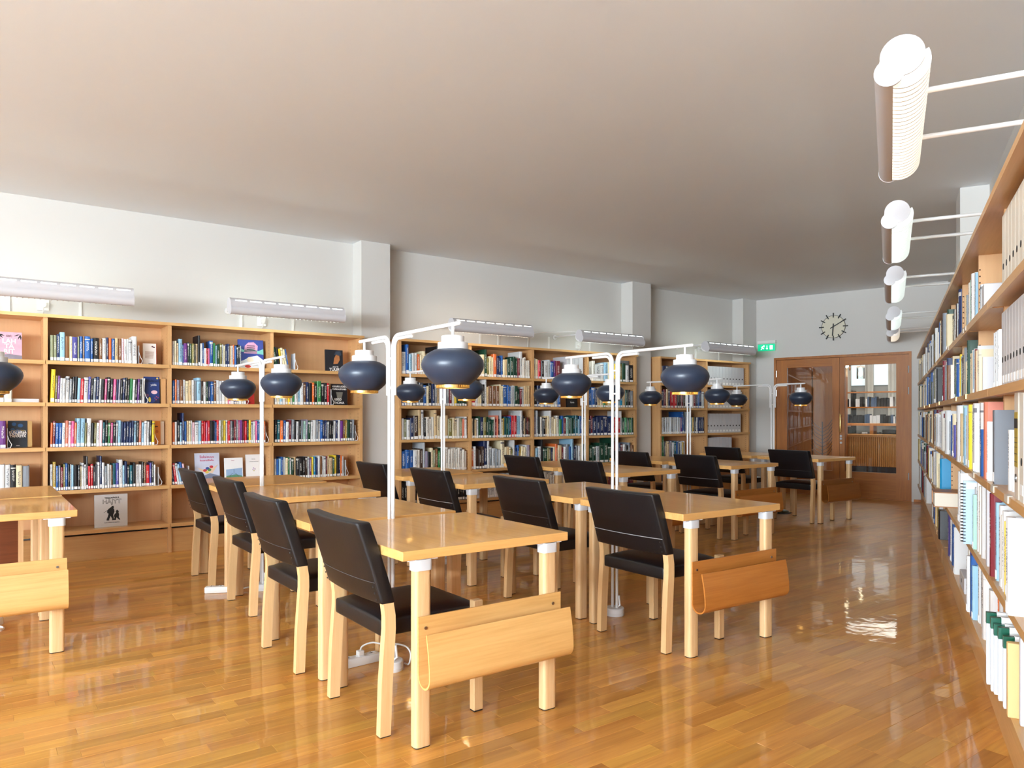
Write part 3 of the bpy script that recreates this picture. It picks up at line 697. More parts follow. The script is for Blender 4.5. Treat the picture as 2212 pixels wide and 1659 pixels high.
for i in range(4):
    binder('grey', frame_M('B', 5.42+i*0.07, 0.03, SH[0]), 'white ring binder, %s of four, top shelf of the bookcase between the pillars' % nth(i+1), 'binders between the pillars', 0.9, 0.95)
# white binder and olive-labelled linen binder near the end of the third shelf under the arm lights
binder('cream', frame_M('R', -0.045, 0.0, SH[2]), 'white ring binder beside the olive-labelled linen binder', None, 1.0, 1.05)
o = empty('ring_binder', (0, 0, 0)); o.matrix_world = frame_M('R', -0.15, 0.0, SH[2])
tag(o, 'beige linen ring binder with an olive and black spine label', 'binder')
obj('cover', MB().box(-0.036, -0.033, 0, 0.28, 0, 0.33).box(0.033, 0.036, 0, 0.28, 0, 0.33).box(-0.033, 0.033, 0, 0.003, 0, 0.33), M_beige, o)
obj('paper_block', MB().box(-0.03, 0.03, 0.02, 0.27, 0.004, 0.31), M_paper, o)
obj('spine_label', MB().box(-0.032, 0.032, -0.001, 0.0005, 0.10, 0.27), M_olive, o)
mb = MB()
for z in (0.115, 0.14, 0.16, 0.175, 0.19): mb.box(-0.03, 0.03, -0.0016, 0, z, z+0.0015)
mb.box(-0.032, 0.032, -0.0016, 0, 0.22, 0.25)
obj('label_print', mb, M_black, o)
obj('finger_ring', MB().lathe([(0.008, -0.001), (0.013, -0.001), (0.013, 0.002), (0.008, 0.002)], n=20, cap=False), M_steel, o, (0, -0.001, 0.065), (pi/2, 0, 0))
# grey anniversary binder with white lettering
M_gbind = plain('grey_book_cloth', rgb(116, 120, 128), 0.55, var=0.03)
o = empty('grey_album', (0, 0, 0)); o.matrix_world = frame_M('R', -0.72, 0.0, SH[2])
tag(o, 'thick grey album lettered in white capitals beside the salmon file', 'album')
obj('cover', MB().box(-0.027, -0.023, 0.004, 0.225, 0, 0.28).box(0.023, 0.027, 0.004, 0.225, 0, 0.28).rbox(-0.027, 0.027, 0, 0.006, 0, 0.28, 0.0025), M_gbind, o)
obj('page_block', MB().box(-0.022, 0.022, 0.008, 0.215, 0.004, 0.274), M_paper, o)
for k, (s_, z) in enumerate((('ETELÄ-POHJANMAAN', 0.205), ('RAKENNUSMESTARIT', 0.178), ('25-VUOTTA', 0.151))):
    tm = text_mesh(s_, 0.020, M_lab, 'LEFT', 0.0003, 0.0004)
    mobj('cover_lettering', tm, o, (0.0274, 0.072-(0.02 if k == 1 else 0.004 if k == 2 else 0), z), (pi/2, 0, pi/2))
obj('spine_sticker', MB().box(-0.02, 0.02, -0.001, 0.0005, 0.01, 0.045), M_lab, o)
# white paper-bound volume with a serif title and blue tag
o = empty('paper_bound_volume', (0, 0, 0)); o.matrix_world = frame_M('R', -0.95, 0.0, SH[3])
tag(o, 'white paper-bound volume with blue tag and serif title beside the maroon book', 'file')
obj('cover', MB().rbox(-0.02, 0.02, 0, 0.23, 0, 0.335, 0.003), M_bindg, o)
M_bluetag = plain('blue_tag', rgb(0, 130, 205), 0.5)
obj('tag_strip', MB().box(0.0195, 0.0206, 0.012, 0.2, 0.285, 0.33), M_bluetag, o)
obj('call_number_label', MB().box(0.0195, 0.021, 0.03, 0.08, 0.29, 0.325), M_lab, o)
mobj('cover_lettering', text_mesh('Ähtäri', 0.022, M_black, 'LEFT', 0.0003), o, (0.0204, 0.075, 0.225), (pi/2, 0, pi/2))
# spiral-bound pale blue report
o = empty('spiral_report', (0, 0, 0)); o.matrix_world = frame_M('R', -1.52, -0.045, SH[3])
M_pblue = plain('pale_blue_card', rgb(178, 204, 226), 0.45)
tag(o, 'pale blue spiral-bound report jutting from the fourth shelf under the arm lights', 'report')
obj('cover', MB().box(-0.008, 0.008, 0.008, 0.215, 0, 0.30), M_pblue, o)
sp = MB()
for k in range(19): sp.tube([(0.011*cos(a), 0.008+0.011*sin(a), 0.012+k*0.0152) for a in [2*pi*j/10 for j in range(11)]], 0.0022, n=6)
obj('spiral_binding', sp, M_black, o)
obj('call_number_label', MB().box(0.0078, 0.0088, 0.02, 0.075, 0.262, 0.292), M_lab, o)
obj('cover_picture', MB().box(0.0078, 0.0086, 0.085, 0.15, 0.05, 0.19), plain('report_picture', rgb(86, 112, 150), 0.5), o)
# big book lying on its side
o = empty('lying_book', (0, 0, 0)); o.matrix_world = frame_M('R', -3.2, -0.09, SH[3])
tag(o, 'thick white-paged book lying flat and sticking out of the fourth shelf', 'book')
mb = MB().box(-0.13, 0.13, 0, 0.2, 0, 0.006).box(-0.13, 0.13, 0, 0.2, 0.094, 0.1).box(-0.13, -0.124, 0, 0.2, 0.006, 0.094)
obj('cover', mb, plain('brown_marbled_cover', rgb(168, 108, 52), 0.4, var=0.25, vscale=40), o)
obj('page_block', MB().box(-0.124, 0.124, 0.006, 0.19, 0.006, 0.094), M_paper, o)
# suspension files with green tops, kraft folder
M_sfile = plain('grey_white_board', rgb(204, 206, 212), 0.6, var=0.03)
M_gtop = plain('green_foil', rgb(18, 84, 64), 0.3)
for k, (s, hh) in enumerate(((0.49, 0.25), (0.42, 0.25), (0.39, 0.235), (0.33, 0.24), (0.26, 0.23))):
    o = empty('suspension_file', (0, 0, 0)); o.matrix_world = frame_M('R', -s, -0.045+0.006*k, SH[4])
    tag(o, 'pale grey board file with green top strip, %s from the buff kraft folder' % nth(5-k), 'file', 'green-topped files on the bottom shelf')
    obj('board', MB().box(-0.009, -0.006, 0, 0.31, 0, hh).box(0.006, 0.009, 0, 0.31, 0, hh), M_sfile, o)
    obj('paper_block', MB().box(-0.006, 0.006, 0.004, 0.30, 0.002, hh-0.02), M_paper, o)
    obj('top_strip', MB().box(-0.011, 0.011, -0.001, 0.311, hh-0.034, hh+0.004), M_gtop, o)
    obj('index_tab', MB().box(-0.004, 0.0125, 0.03, 0.09, hh-0.022, hh+0.008), M_lab, o)
o = obj('kraft_folder', MB().rbox(-0.015, 0.015, 0, 0.3, 0, 0.235, 0.004), plain('kraft_card', rgb(222, 186, 128), 0.7, var=0.05), None); o.matrix_world = frame_M('R', -0.185, -0.02, SH[4])
tag(o, 'buff kraft folder standing in front of green-topped files', 'folder')
o = obj('white_folder', MB().rbox(-0.012, 0.012, 0, 0.3, 0, 0.27, 0.004), M_sfile, None); o.matrix_world = frame_M('R', -0.12, 0.005, SH[4])
tag(o, 'plain white folder standing beside the buff kraft folder', 'folder')
# low white box on the top shelf and framed blue picture on the second shelf
o = obj('file_box', MB().rbox(-0.05, 0.05, 0, 0.29, 0, 0.155, 0.004), M_bindg, None); o.matrix_world = frame_M('R', -1.40, 0.03, SH[0])
tag(o, 'low white cardboard box on the top shelf past the cream binders', 'box')
o = empty('mounted_picture', (0, 0, 0)); o.matrix_world = frame_M('R', -1.40, 0.03, SH[1])
tag(o, 'white mount with dark blue picture standing past the white binders', 'picture')
obj('mount', MB().box(-0.008, 0.008, 0, 0.24, 0, 0.165), M_bindg, o)
obj('picture', MB().box(0.0078, 0.0088, 0.045, 0.235, 0.012, 0.145), plain('blue_waves', rgb(70, 92, 128), 0.5, var=0.3, vscale=90), o)
# white archive box at the bottom
o = empty('archive_binder', (0, 0, 0)); o.matrix_world = frame_M('R', -2.1, 0.0, SH[4])
tag(o, 'pale grey ring binder lying on its side on the bottom shelf', 'binder')
obj('cover', MB().rbox(-0.15, 0.13, 0, 0.26, 0, 0.085, 0.004), M_bindg, o)
obj('finger_hole', MB().cyl((-0.02, -0.0012, 0.045), (-0.02, 0.001, 0.045), 0.012), M_black, o)
for (s, col, z, t, lbl) in ((1.12, 'w', 0.0, 0.02, ''),): pass
# shelf-label clips on the front edges
for row, ss in ((0, (1.73, 1.86, 2.95, 4.9, 6.0)), (1, (1.73, 2.35, 4.0, 5.6, 6.8)), (2, (0.25, 0.62, 1.33, 4.6, 5.8)), (3, (5.2, 6.4))):
    for ci, s in enumerate(ss):
        o = obj('label_clip', MB().rbox(-0.04, 0.04, -0.003, 0.012, -0.022, 0.003, 0.001), M_brass if row == 1 else M_beige); o.matrix_world = frame_M('R', -s, -0.013, SH[row])
        tag(o, 'small label clip, %s from the far wall, %s shelf edge under the arm lights' % (nth(len(ss)-ci), ORD[row]), 'clip', 'shelf label clips on the %s shelf' % ORD[row])

# ------------------------------------------------------------------ face-out display books on the long wall
def display(name, case, row, s0, s1, h, cover, label, art=None, y=0.13, tilt=6, thick=0.018, cat='book', page=True):
    o = empty(name, (0, 0, 0)); W = s1-s0
    z = SH[row] + (thick*sin(radians(tilt)) if tilt else 0)
    O, th = FRAMES[case]
    o.matrix_world = Matrix.Translation(O) @ Matrix.Rotation(th, 4, 'Z') @ Matrix.Translation((s0, y, z)) @ Matrix.Rotation(radians(-tilt), 4, 'X')
    tag(o, label, cat)
    mb = MB().box(0, W, 0, 0.002, 0, h).box(0, W, thick-0.002, thick, 0, h).box(0, 0.002, 0.002, thick-0.002, 0, h)
    obj('cover', mb, cover, o)
    obj('page_block', MB().box(0.002, W-0.003, 0.002, thick-0.002, 0.002, h-0.003), M_paper, o)
    if art: art(o, W, h)
    return o
def poly(o, name, pts, mat, d=0.0006):
    mb = MB().prism([(x, z) for x, z in pts], -d, 0.0, 'y'); return obj(name, mb, mat, o)
def disc(o, name, x, z, rx, rz, mat, d=0.0007, n=20): return poly(o, name, [(x+rx*cos(2*pi*i/n), z+rz*sin(2*pi*i/n)) for i in range(n)], mat, d)
def words(o, s, x, z, size, mat, align='CENTER', bold=0.0, name='title', d=0.0012):
    return mobj(name, text_mesh(s, size, mat, align, 0.0003, bold), o, (x, -d, z), (pi/2, 0, 0))
c_ = lambda n, r, g, b, var=0.05, vs=30: plain('print_'+n, rgb(r, g, b), 0.45, var=var, vscale=vs)
P_w, P_k = c_('white', 245, 245, 245, 0), c_('black', 20, 20, 22, 0)
def art_lah(o, W, h):
    poly(o, 'grey_ground', [(0, 0), (W, 0), (W, h*0.16), (W*.5, h*.21), (0, h*.15)], c_('mist', 128, 120, 134, .2))
    for sx in (1, -1):
        for a in (20, 45, 70, 95, 120):
            x0, z0 = (W*0.06 if sx > 0 else W*0.94), h*0.93; L = h*0.22
            ax, az = cos(radians(-a))*sx, sin(radians(-a))
            poly(o, 'palm_leaf', [(x0, z0), (x0+ax*L*.5-az*.006, z0+az*L*.5+abs(ax)*.006), (x0+ax*L, z0+az*L), (x0+ax*L*.5+az*.006, z0+az*L*.5-abs(ax)*.006)] if x0+ax*L < W and x0+ax*L > 0 else [(x0, z0), (x0, z0-.02), (x0-sx*.008, z0-.03)], P_k)
    words(o, 'ANNELI', W*.5, h*.86, .012, P_k, name='author'); words(o, 'KANTO', W*.5, h*.815, .012, P_k, name='author')
    for t, x, z in (('LAH', .5, .60), ('TA', .5, .42), ('RIT', .5, .23)): words(o, t, W*x, h*z, .05, P_w, bold=.001)
display('display_book', 'A', 0, -0.462, -0.292, 0.225, c_('pink_wash', 206, 158, 178, .3, 14), 'face-out book with pink and black palm cover in the top left bay', art_lah)
def art_back(o, W, h):
    for x in (.72, .84): disc(o, 'lens', W*x, h*(.86-(x-.72)*.25), .008, .006, c_('plum', 84, 40, 60, 0))
    for k in range(9): poly(o, 'blurb_line', [(W*.15, h*(.62-k*.036)), (W*(.84-(k*37 % 9)*.008), h*(.62-k*.036)), (W*(.84-(k*37 % 9)*.008), h*(.605-k*.036)), (W*.15, h*(.605-k*.036))], c_('blurb', 150, 110, 90, 0))
    poly(o, 'barcode', [(W*.4, 0.004), (W*.78, 0.004), (W*.78, h*.07), (W*.4, h*.07)], c_('bar', 90, 90, 94, 0))
    obj('red_spine', MB().box(W, W+.002, 0, .03, 0, h), c_('red', 196, 40, 46), o)
display('display_book', 'A', 0, 0.595, 0.70, 0.19, P_w, 'white book standing back cover out with red spine on top shelf', art_back, thick=.03, tilt=3)
def art_kids(o, W, h):
    poly(o, 'snow', [(0, 0), (W, 0), (W, h*.3), (W*.75, h*.46), (W*.45, h*.4), (W*.2, h*.28), (0, h*.22)], c_('snow', 222, 230, 240, .08))
    poly(o, 'meadow', [(0, h*.58), (W, h*.5), (W, h*.7), (W*.8, h*.62), (W*.5, h*.7), (W*.2, h*.64), (0, h*.74)], c_('aqua', 120, 196, 190, .2))
    poly(o, 'pink_trees', [(W*.22, h*.52), (W*.74, h*.52), (W*.78, h*.8), (W*.62, h*.92), (W*.4, h*.9), (W*.26, h*.78)], c_('pinktree', 222, 160, 196, .2))
    disc(o, 'round_shape', W*.46, h*.3, W*.14, h*.1, c_('cream', 238, 226, 206)); disc(o, 'red_shape', W*.36, h*.07, W*.12, h*.05, c_('redd', 190, 60, 50))
    for k in range(3): poly(o, 'title_line', [(W*.34, h*(.80-k*.07)), (W*.66, h*(.80-k*.07)), (W*.66, h*(.775-k*.07)), (W*.34, h*(.775-k*.07))], P_k, .0009)
display('picture_book', 'A', 0, 1.405, 1.64, 0.275, c_('kidsblue', 44, 66, 150, .2), 'blue picture book with pink trees and snow on top shelf', art_kids, y=.1, thick=.02)
def art_tuuri(o, W, h):
    poly(o, 'face', [(W*.45, h*.35), (W*.7, h*.38), (W*.82, h*.55), (W*.8, h*.75), (W*.62, h*.8), (W*.5, h*.62)], c_('skin', 176, 112, 66, .3))
    poly(o, 'hair', [(W*.5, h*.78), (W*.8, h*.72), (W*.92, h*.78), (W*.86, h*.95), (W*.6, h*.93)], c_('hairblue', 52, 66, 84, .3))
    words(o, 'ANTTI', W*.56, h*.19, .022, P_w); words(o, 'TUURI', W*.52, h*.04, .042, P_w, bold=.001)
display('display_book', 'A', 0, 2.272, 2.46, 0.225, c_('inkblack', 30, 32, 40), 'black face-out book with a shadowed face beside the first pillar', art_tuuri, tilt=4)
o = obj('flat_book', MB().rbox(0, 0.18, 0, 0.13, 0, 0.03, .003), M_bindg); o.matrix_world = frame_M('A', -0.36, 0.05, SH[1]); tag(o, 'white book lying flat alone on the second shelf', 'book')
def art_navy(o, W, h):
    words(o, 'Apulaiset', W*.5, h*.8, .033, P_k); words(o, 'yöllä', W*.62, h*.66, .026, P_w)
    disc(o, 'moon', W*.86, h*.94, .008, .008, c_('moon', 220, 190, 90)); disc(o, 'pink_shape', W*.66, h*.42, W*.2, h*.07, c_('pinks', 226, 186, 196))
    disc(o, 'yellow_shape', W*.36, h*.14, W*.08, h*.1, c_('yel', 206, 186, 80)); disc(o, 'plum_shape', W*.2, h*.3, W*.12, h*.06, c_('plums', 120, 80, 120))
    for x, z in ((.7, .2), (.8, .26), (.9, .22), (.78, .14)): disc(o, 'berry', W*x, h*z, .004, .004, c_('berry', 200, 50, 60))
    poly(o, 'hill', [(W*.55, 0), (W, 0), (W, h*.2), (W*.8, h*.16)], c_('hill', 24, 30, 62))
display('picture_book', 'A', 1, 0.59, 0.715, 0.235, c_('navy', 26, 50, 110, .15), 'navy picture book with pale drifting shapes on the second shelf', art_navy, y=.06, tilt=4)
display('display_book', 'A', 1, 0.725, 0.762, 0.22, c_('wood', 196, 150, 100), 'narrow tan book end standing against the post, second shelf', None, y=.05, tilt=0, thick=.15)
def art_red(o, W, h): disc(o, 'dark_shape', W*.35, h*.62, W*.22, h*.16, P_k); words(o, 'RUNOT', W*.5, h*.08, .015, P_k)
display('display_book', 'A', 1, 1.45, 1.56, 0.16, c_('vivid_red', 206, 44, 44), 'red face-out book behind the lamp poles on the second shelf', art_red)
def art_dark(o, W, h):
    words(o, 'AVARUUDEN', W*.5, h*.84, .026, P_w, bold=.0008); words(o, 'PÄÄKAUPUNKI', W*.5, h*.72, .022, P_w, bold=.0008)
    poly(o, 'beam', [(W*.4, h*.2), (W*.6, h*.2), (W*.72, h*.62), (W*.28, h*.62)], c_('beam', 120, 118, 110, .4))
    words(o, 'ESKO', W*.4, h*.22, .032, P_w, bold=.001); words(o, 'THONA', W*.45, h*.06, .032, P_w, bold=.001)
display('display_book', 'A', 1, 2.315, 2.485, 0.215, c_('ink', 24, 24, 32), 'dark face-out book with block capitals beside the first pillar', art_dark, tilt=3, y=.08)
def art_kun(o, W, h):
    rr_ = random.Random(4)
    for k in range(9): disc(o, 'blue_cloud', W*(.2+.5*rr_.random()), h*(.5+.4*rr_.random()), W*.12, h*.07, c_('skyblue', 30, 84, 140, .3), .0004+.00003*k, 9)
    for k, t in enumerate(('KUN MINÄ', 'KATSELEN', 'TAIVASTA')): words(o, t, W*.5, h*(.53-k*.075), .024, P_w, bold=.0006)
    words(o, 'TAUKOTURVA', W*.5, h*.61, .014, c_('goldt', 200, 180, 120)); poly(o, 'publisher_mark', [(W*.42, h*.06), (W*.6, h*.06), (W*.6, h*.075), (W*.42, h*.075)], P_w)
o = display('display_book', 'A', 2, -0.385, -0.255, 0.215, c_('midnight', 22, 30, 44), 'midnight-blue face-out book with white capitals on the third shelf', art_kun, tilt=3, thick=.03)
obj('gilt_edge', MB().box(.13, .162, .004, .03, .004, .21), c_('gilt', 186, 150, 92), o)
def art_or(o, W, h):
    for x, z, a in ((.35, .75, .14), (.6, .55, .18), (.4, .25, .16)): disc(o, 'ochre_shape', W*x, h*z, W*a, h*.07, c_('ochre', 186, 104, 36), .0006, 7)
    poly(o, 'title_line', [(W*.2, h*.78), (W*.7, h*.78), (W*.7, h*.74), (W*.2, h*.74)], P_k, .001)
o = display('display_book', 'A', 2, 0.665, 0.735, 0.21, c_('amber', 218, 142, 56, .15), 'amber face-out book leaning on the post of the third shelf', art_or, tilt=2, thick=.03)
obj('fore_edge', MB().box(.07, .1, .003, .03, .002, .205), M_paper, o)
def art_hajyt(o, W, h):
    words(o, 'TIMO MÄKELÄ', W*.52, h*.875, .017, P_k, bold=.0006)
    mobj('title', text_mesh('HÄJYT', .05, P_k, 'CENTER', .0003, .0014), o, (W*.52, -.0010, h*.72), (pi/2, 0, 0))
    mobj('title_inline', text_mesh('HÄJYT', .05, c_('linen', 206, 202, 198), 'CENTER', .0003, -.0008), o, (W*.52, -.0018, h*.72), (pi/2, 0, 0))
    big = [(.36,.2),(.44,.2),(.44,.24),(.48,.34),(.53,.24),(.52,.2),(.58,.2),(.585,.24),(.56,.36),(.60,.46),(.59,.54),(.57,.56),(.585,.60),(.57,.64),(.52,.64),(.50,.61),(.42,.56),(.37,.47),(.39,.42),(.42,.41),(.40,.33),(.36,.24)]
    small = [(.58,.2),(.64,.2),(.645,.24),(.66,.28),(.70,.24),(.74,.2),(.77,.2),(.765,.23),(.73,.28),(.74,.37),(.72,.43),(.73,.46),(.74,.48),(.71,.48),(.70,.51),(.66,.51),(.65,.48),(.62,.47),(.65,.45),(.645,.42),(.60,.38),(.58,.33),(.60,.28)]
    poly(o, 'figure_silhouette', [(W*x, h*z) for x, z in big], P_k); poly(o, 'figure_silhouette', [(W*x, h*z) for x, z in small], P_k)
    poly(o, 'stick', [(W*.27, h*.44), (W*.28, h*.455), (W*.43, h*.55), (W*.43, h*.53)], P_k)
    words(o, 'KERTOMUS HURJISTA', W*.52, h*.12, .012, P_k)
display('display_book', 'A', 4, 0.215, 0.465, 0.275, c_('linen', 206, 202, 198, .05, 200), 'grey linen face-out book with two black silhouettes on the bottom shelf', art_hajyt, tilt=2, y=.08)
def art_sat(o, W, h):
    pk = c_('scriptpink', 206, 60, 110, 0)
    words(o, 'Salaisuus', W*.48, h*.83, .036, pk); words(o, 'kuunsillalla', W*.48, h*.72, .028, pk)
    poly(o, 'hillside', [(0, 0), (W, 0), (W, h*.2), (W*.6, h*.3), (W*.2, h*.18), (0, h*.22)], c_('hillgrey', 120, 128, 150, .3))
    poly(o, 'wing', [(W*.1, h*.5), (W*.3, h*.35), (W*.7, h*.3), (W*.95, h*.6), (W*.75, h*.5), (W*.4, h*.42)], c_('sand', 224, 196, 168, .1))
    for x, z, n_, r_, g_, b_ in ((.4, .4, 'fr', 190, 50, 60), (.5, .47, 'fb', 60, 80, 150), (.58, .42, 'fg', 90, 140, 80), (.66, .52, 'fr', 190, 50, 60), (.48, .34, 'fy', 220, 190, 90)): disc(o, 'rider', W*x, h*z, W*.08, h*.05, c_(n_, r_, g_, b_), .001, 8)
display('picture_book', 'A', 3, 1.02, 1.235, 0.265, c_('lilac', 204, 208, 226, .08), 'lilac picture book with pink script title on the fourth shelf', art_sat, y=.1)
def art_enk(o, W, h):
    poly(o, 'green_hill', [(.012, 0), (W-.006, 0), (W-.006, h*.2), (W*.6, h*.28), (.012, h*.22)], c_('hillgreen', 92, 140, 112, .2)); poly(o, 'blue_haze', [(.012, h*.22), (W*.6, h*.28), (W-.006, h*.2), (W-.006, h*.55), (.012, h*.5)], c_('haze', 150, 178, 212, .1))
    words(o, 'enkeli', W*.52, h*.56, .036, P_w); words(o, 'Pieni', W*.45, h*.86, .014, c_('rose', 190, 110, 140))
    ring = MB().tube([(W*.5+.04*cos(a), -.001, h*.12+.045*sin(a)) for a in [pi*j/14 for j in range(15)]], .0012, n=6); obj('ring_line', ring, P_k, o)
    poly(o, 'cross_mark', [(W*.49, h*.34), (W*.51, h*.34), (W*.51, h*.5), (W*.49, h*.5)], P_k)
display('picture_book', 'A', 3, 1.275, 1.44, 0.215, P_w, 'white and green picture book with a ring drawing on the fourth shelf', art_enk, y=.08)
def art_flo(o, W, h):
    for x, z, n_, r_, g_, b_ in ((.4, .4, 'l1', 190, 160, 206), (.46, .36, 'l2', 206, 196, 130), (.52, .42, 'l3', 176, 140, 180), (.44, .46, 'l1', 190, 160, 206)): disc(o, 'blossom', W*x, h*z, W*.035, h*.03, c_(n_, r_, g_, b_), .0008, 7)
    words(o, 'Runoja', W*.45, h*.8, .012, c_('greyt', 120, 120, 130)); words(o, 'pienestä puutarhasta', W*.48, h*.71, .010, c_('greyt', 120, 120, 130))
display('picture_book', 'A', 3, 1.475, 1.635, 0.24, P_w, 'white face-out book with a small violet flower behind the lamp poles', art_flo, y=.1)
# books shown face-out in the bookcase between the pillars
def art_la(o, W, h): words(o, 'LA', W*.7, h*.25, .04, P_w); words(o, 'ON', W*.7, h*.1, .04, P_w); poly(o, 'trees', [(0, h*.6), (W, h*.6), (W, h*.85), (0, h*.9)], c_('treeg', 60, 100, 70, .3))
display('display_book', 'B', 0, 6.18, 6.32, 0.28, c_('seagrey', 150, 170, 176, .2), 'grey-green face-out book beside the second pillar', art_la, y=.06, tilt=3)
display('display_book', 'B', 0, 6.33, 6.53, 0.29, c_('photo_grey', 110, 114, 118, .4, 18), 'large grey photo book face-out beside the second pillar', None, y=.06, tilt=3)
display('display_book', 'B', 1, 5.42, 5.6, 0.17, P_k, 'small black book standing face-out between the pillars', lambda o, W, h: words(o, 'Kuvia', W*.5, h*.3, .03, P_w), y=.06, tilt=4)
display('display_book', 'B', 1, 6.4, 6.54, 0.24, c_('darkwood', 74, 62, 34, .4), 'dark olive book standing face-out by the second pillar', None, y=.06, tilt=3)
# white bookends at the ends of the rows
BEND = {}
def bookend(case, row, s, flip=1):
    BEND[row] = BEND.get(row, 0)+1
    mb = MB(); mb.tube([(0, .0, .002), (.0, .0, .002), (0.02*flip, .0, .004), (.028*flip, .0, .03), (.012*flip, .0, .06), (0.0, .0, .10)], .0025, n=6); mb.box(min(0, -.1*flip), max(0, -.1*flip), -.02, .12, 0, .0012); mb.box(-.0008, .0008, 0, .12, .0, .16)
    o = obj('bookend', mb, M_white, smooth=True); o.matrix_world = frame_M(case, s, .03, SH[row])
    tag(o, 'white bent-metal bookend, %s from the left on the %s shelf of display bookcase' % (nth(BEND[row]), ORD[row]), 'bookend', 'white bookends on the %s shelf' % ORD[row])
for row, s in ((0, .545), (0, 1.92), (1, .588), (1, 1.446), (1, 2.29), (2, -.392), (2, .668), (2, 1.635), (2, 2.55), (3, .70), (3, .95), (3, 2.445)): bookend('A', row, s)

# ------------------------------------------------------------------ reading tables
TL, TW, TT, TH_ = 0.77, 0.787, 0.035, 0.72
IX, IY = 0.089, 0.0286
RACK_Z = (0.48, 0.235)
def rack_profile():
    # (y, z): back sheet down the legs, U-bend, front sheet leaning back
    back = [(-0.001, 0.48), (-0.001, 0.40), (-0.001, 0.30)]
    bend = [(-0.045+0.044*cos(radians(a)), 0.275+0.044*sin(radians(a))) for a in range(0, -181, -15)]
    front = [(-0.088, 0.31), (-0.082, 0.36), (-0.068, 0.43)]
    return back+bend+front
def table_proto(rack=None):
    t = empty('reading_table', (0, 0, 0))
    mb = MB().rbox(0, TL, 0, TW, TH_-TT, TH_, 0.003, 0)
    me = mb.mesh('tabletop', [M_birch, M_edge])
    for p in me.polygons:
        if abs(p.normal.z) < 0.7: p.material_index = 1
    mobj('tabletop', me, t)
    lm = MB(); q = 0.033; q2 = 0.023; r = 0.014; prof = []
    for cx, cy, a0 in ((q-r, q2-r, 0), (-q+r, q2-r, 90), (-q+r, -q2+r, 180), (q-r, -q2+r, 270)): prof += arc(cx, cy, r, a0, a0+90, 4)
    lm.prism(prof, 0.004, TH_-TT-0.03, 'z'); lme = lm.mesh('leg', [M_leg], True, 50)
    cp = [(x*1.15, y*1.2) for x, y in prof]
    cme = MB().prism(cp, TH_-TT-0.042, TH_-TT-0.002, 'z').mesh('leg_cap', [M_cap], True, 50)
    pme = MB().box(-0.06, 0.06, -0.02, 0.02, TH_-TT-0.005, TH_-TT).box(-0.02, 0.02, -0.02, 0.05, TH_-TT-0.005, TH_-TT).mesh('mounting_plate', [M_white])
    gme = MB().prism([(x*0.96, y*0.96) for x, y in prof], 0, 0.004, 'z').mesh('foot_pad', [M_black])
    for x in (IX, TL-IX):
        for y, fl in ((IY, 0), (TW-IY, pi)):
            l = mobj('leg', lme, t, (x, y, 0)); mobj('foot_pad', gme, l)
            c = mobj('leg_cap', cme, t, (x, y, 0)); mobj('mounting_plate', pme, c, (0, 0, 0), (0, 0, fl))
    if rack:
        rk = MB().strip(rack_profile(), 0.06, TL-0.047, -0.007, 'x')
        ro = obj('magazine_rack', rk, M_rack[rack], t, (0, 0, 0), smooth=True, ang=40)
        for x in (IX, TL-IX): obj('screw', MB().cyl((x, -0.011, 0.438), (x, -0.007, 0.438), 0.006, n=12), M_steel, ro)
    return t
TABLES = {'T1': (-.388, 2.609, 36.2), 'T2': (-.907, 3.294, 36.2), 'T3': (-1.464, 4.264, 35.8), 'T4': (-1.986, 4.958, 35.6), 'U1': (.839, 3.607, 34.5), 'U2': (.355, 4.302, 35.2),
          'U3': (-.339, 5.142, 36.2), 'U4': (-.862, 5.82, 36.8), 'V1': (.887, 6.145, 36.1), 'V2': (.38, 6.84, 36.1), 'W1': (2.099, 7.047, 36.6), 'W2': (1.58, 7.745, 36.6),
          'X1': (3.387, 8.139, 36.0), 'X2': (2.876, 8.843, 36.0), 'R1': (-2.854, 3.328, 36.1), 'R2': (-3.343, 3.999, 36.1)}
RACKS = {'T1': 'light', 'U1': 'orange', 'V1': 'orange', 'W1': 'orange', 'X1': 'brown', 'R1': 'light'}
ROWN = {'R': 'the row facing the bare lower shelves', 'T': 'the four-table row with the power strips', 'U': 'the four-table row behind it', 'V': 'first short row', 'W': 'middle short row', 'X': 'short row by the glazed doors'}
TLAB = {'T1': 'square birch table with a pale magazine rack, power strip beneath', 'T2': 'square birch table behind the pale-racked table, sharing its lamp', 'T3': 'square birch table third in the row with the pale rack', 'T4': 'square birch table last in the pale-racked row, by the bookcase',
        'U1': 'square birch table with a worn orange magazine rack', 'U2': 'square birch table sharing a lamp with the worn orange-racked table', 'U3': 'square birch table third in the row with the worn orange rack', 'U4': 'square birch table last in the worn-racked row, before the packed bookcase',
        'V1': 'square birch table with an orange rack behind the worn-racked table', 'V2': 'square birch table sharing that lamp before the packed bookcase', 'W1': 'square birch table with reddish rack, one row before the glazed doors', 'W2': 'square birch table behind the reddish-racked table near the binders',
        'X1': 'square birch table with a dark brown rack facing the glazed doors', 'X2': 'square birch table behind the dark-racked table below the exit sign', 'R1': 'square birch table with pale rack before the display bookcase', 'R2': 'square birch table between a racked table and the display bookcase'}
tprot = {}
for k, (x, y, a) in TABLES.items():
    rk = RACKS.get(k)
    if rk not in tprot: tprot[rk] = o = table_proto(rk)
    else: o = copy_tree(tprot[rk])
    o.location = (x, y, 0); o.rotation_euler = (0, 0, radians(a)); tag(o, TLAB[k], 'table', 'square reading tables')

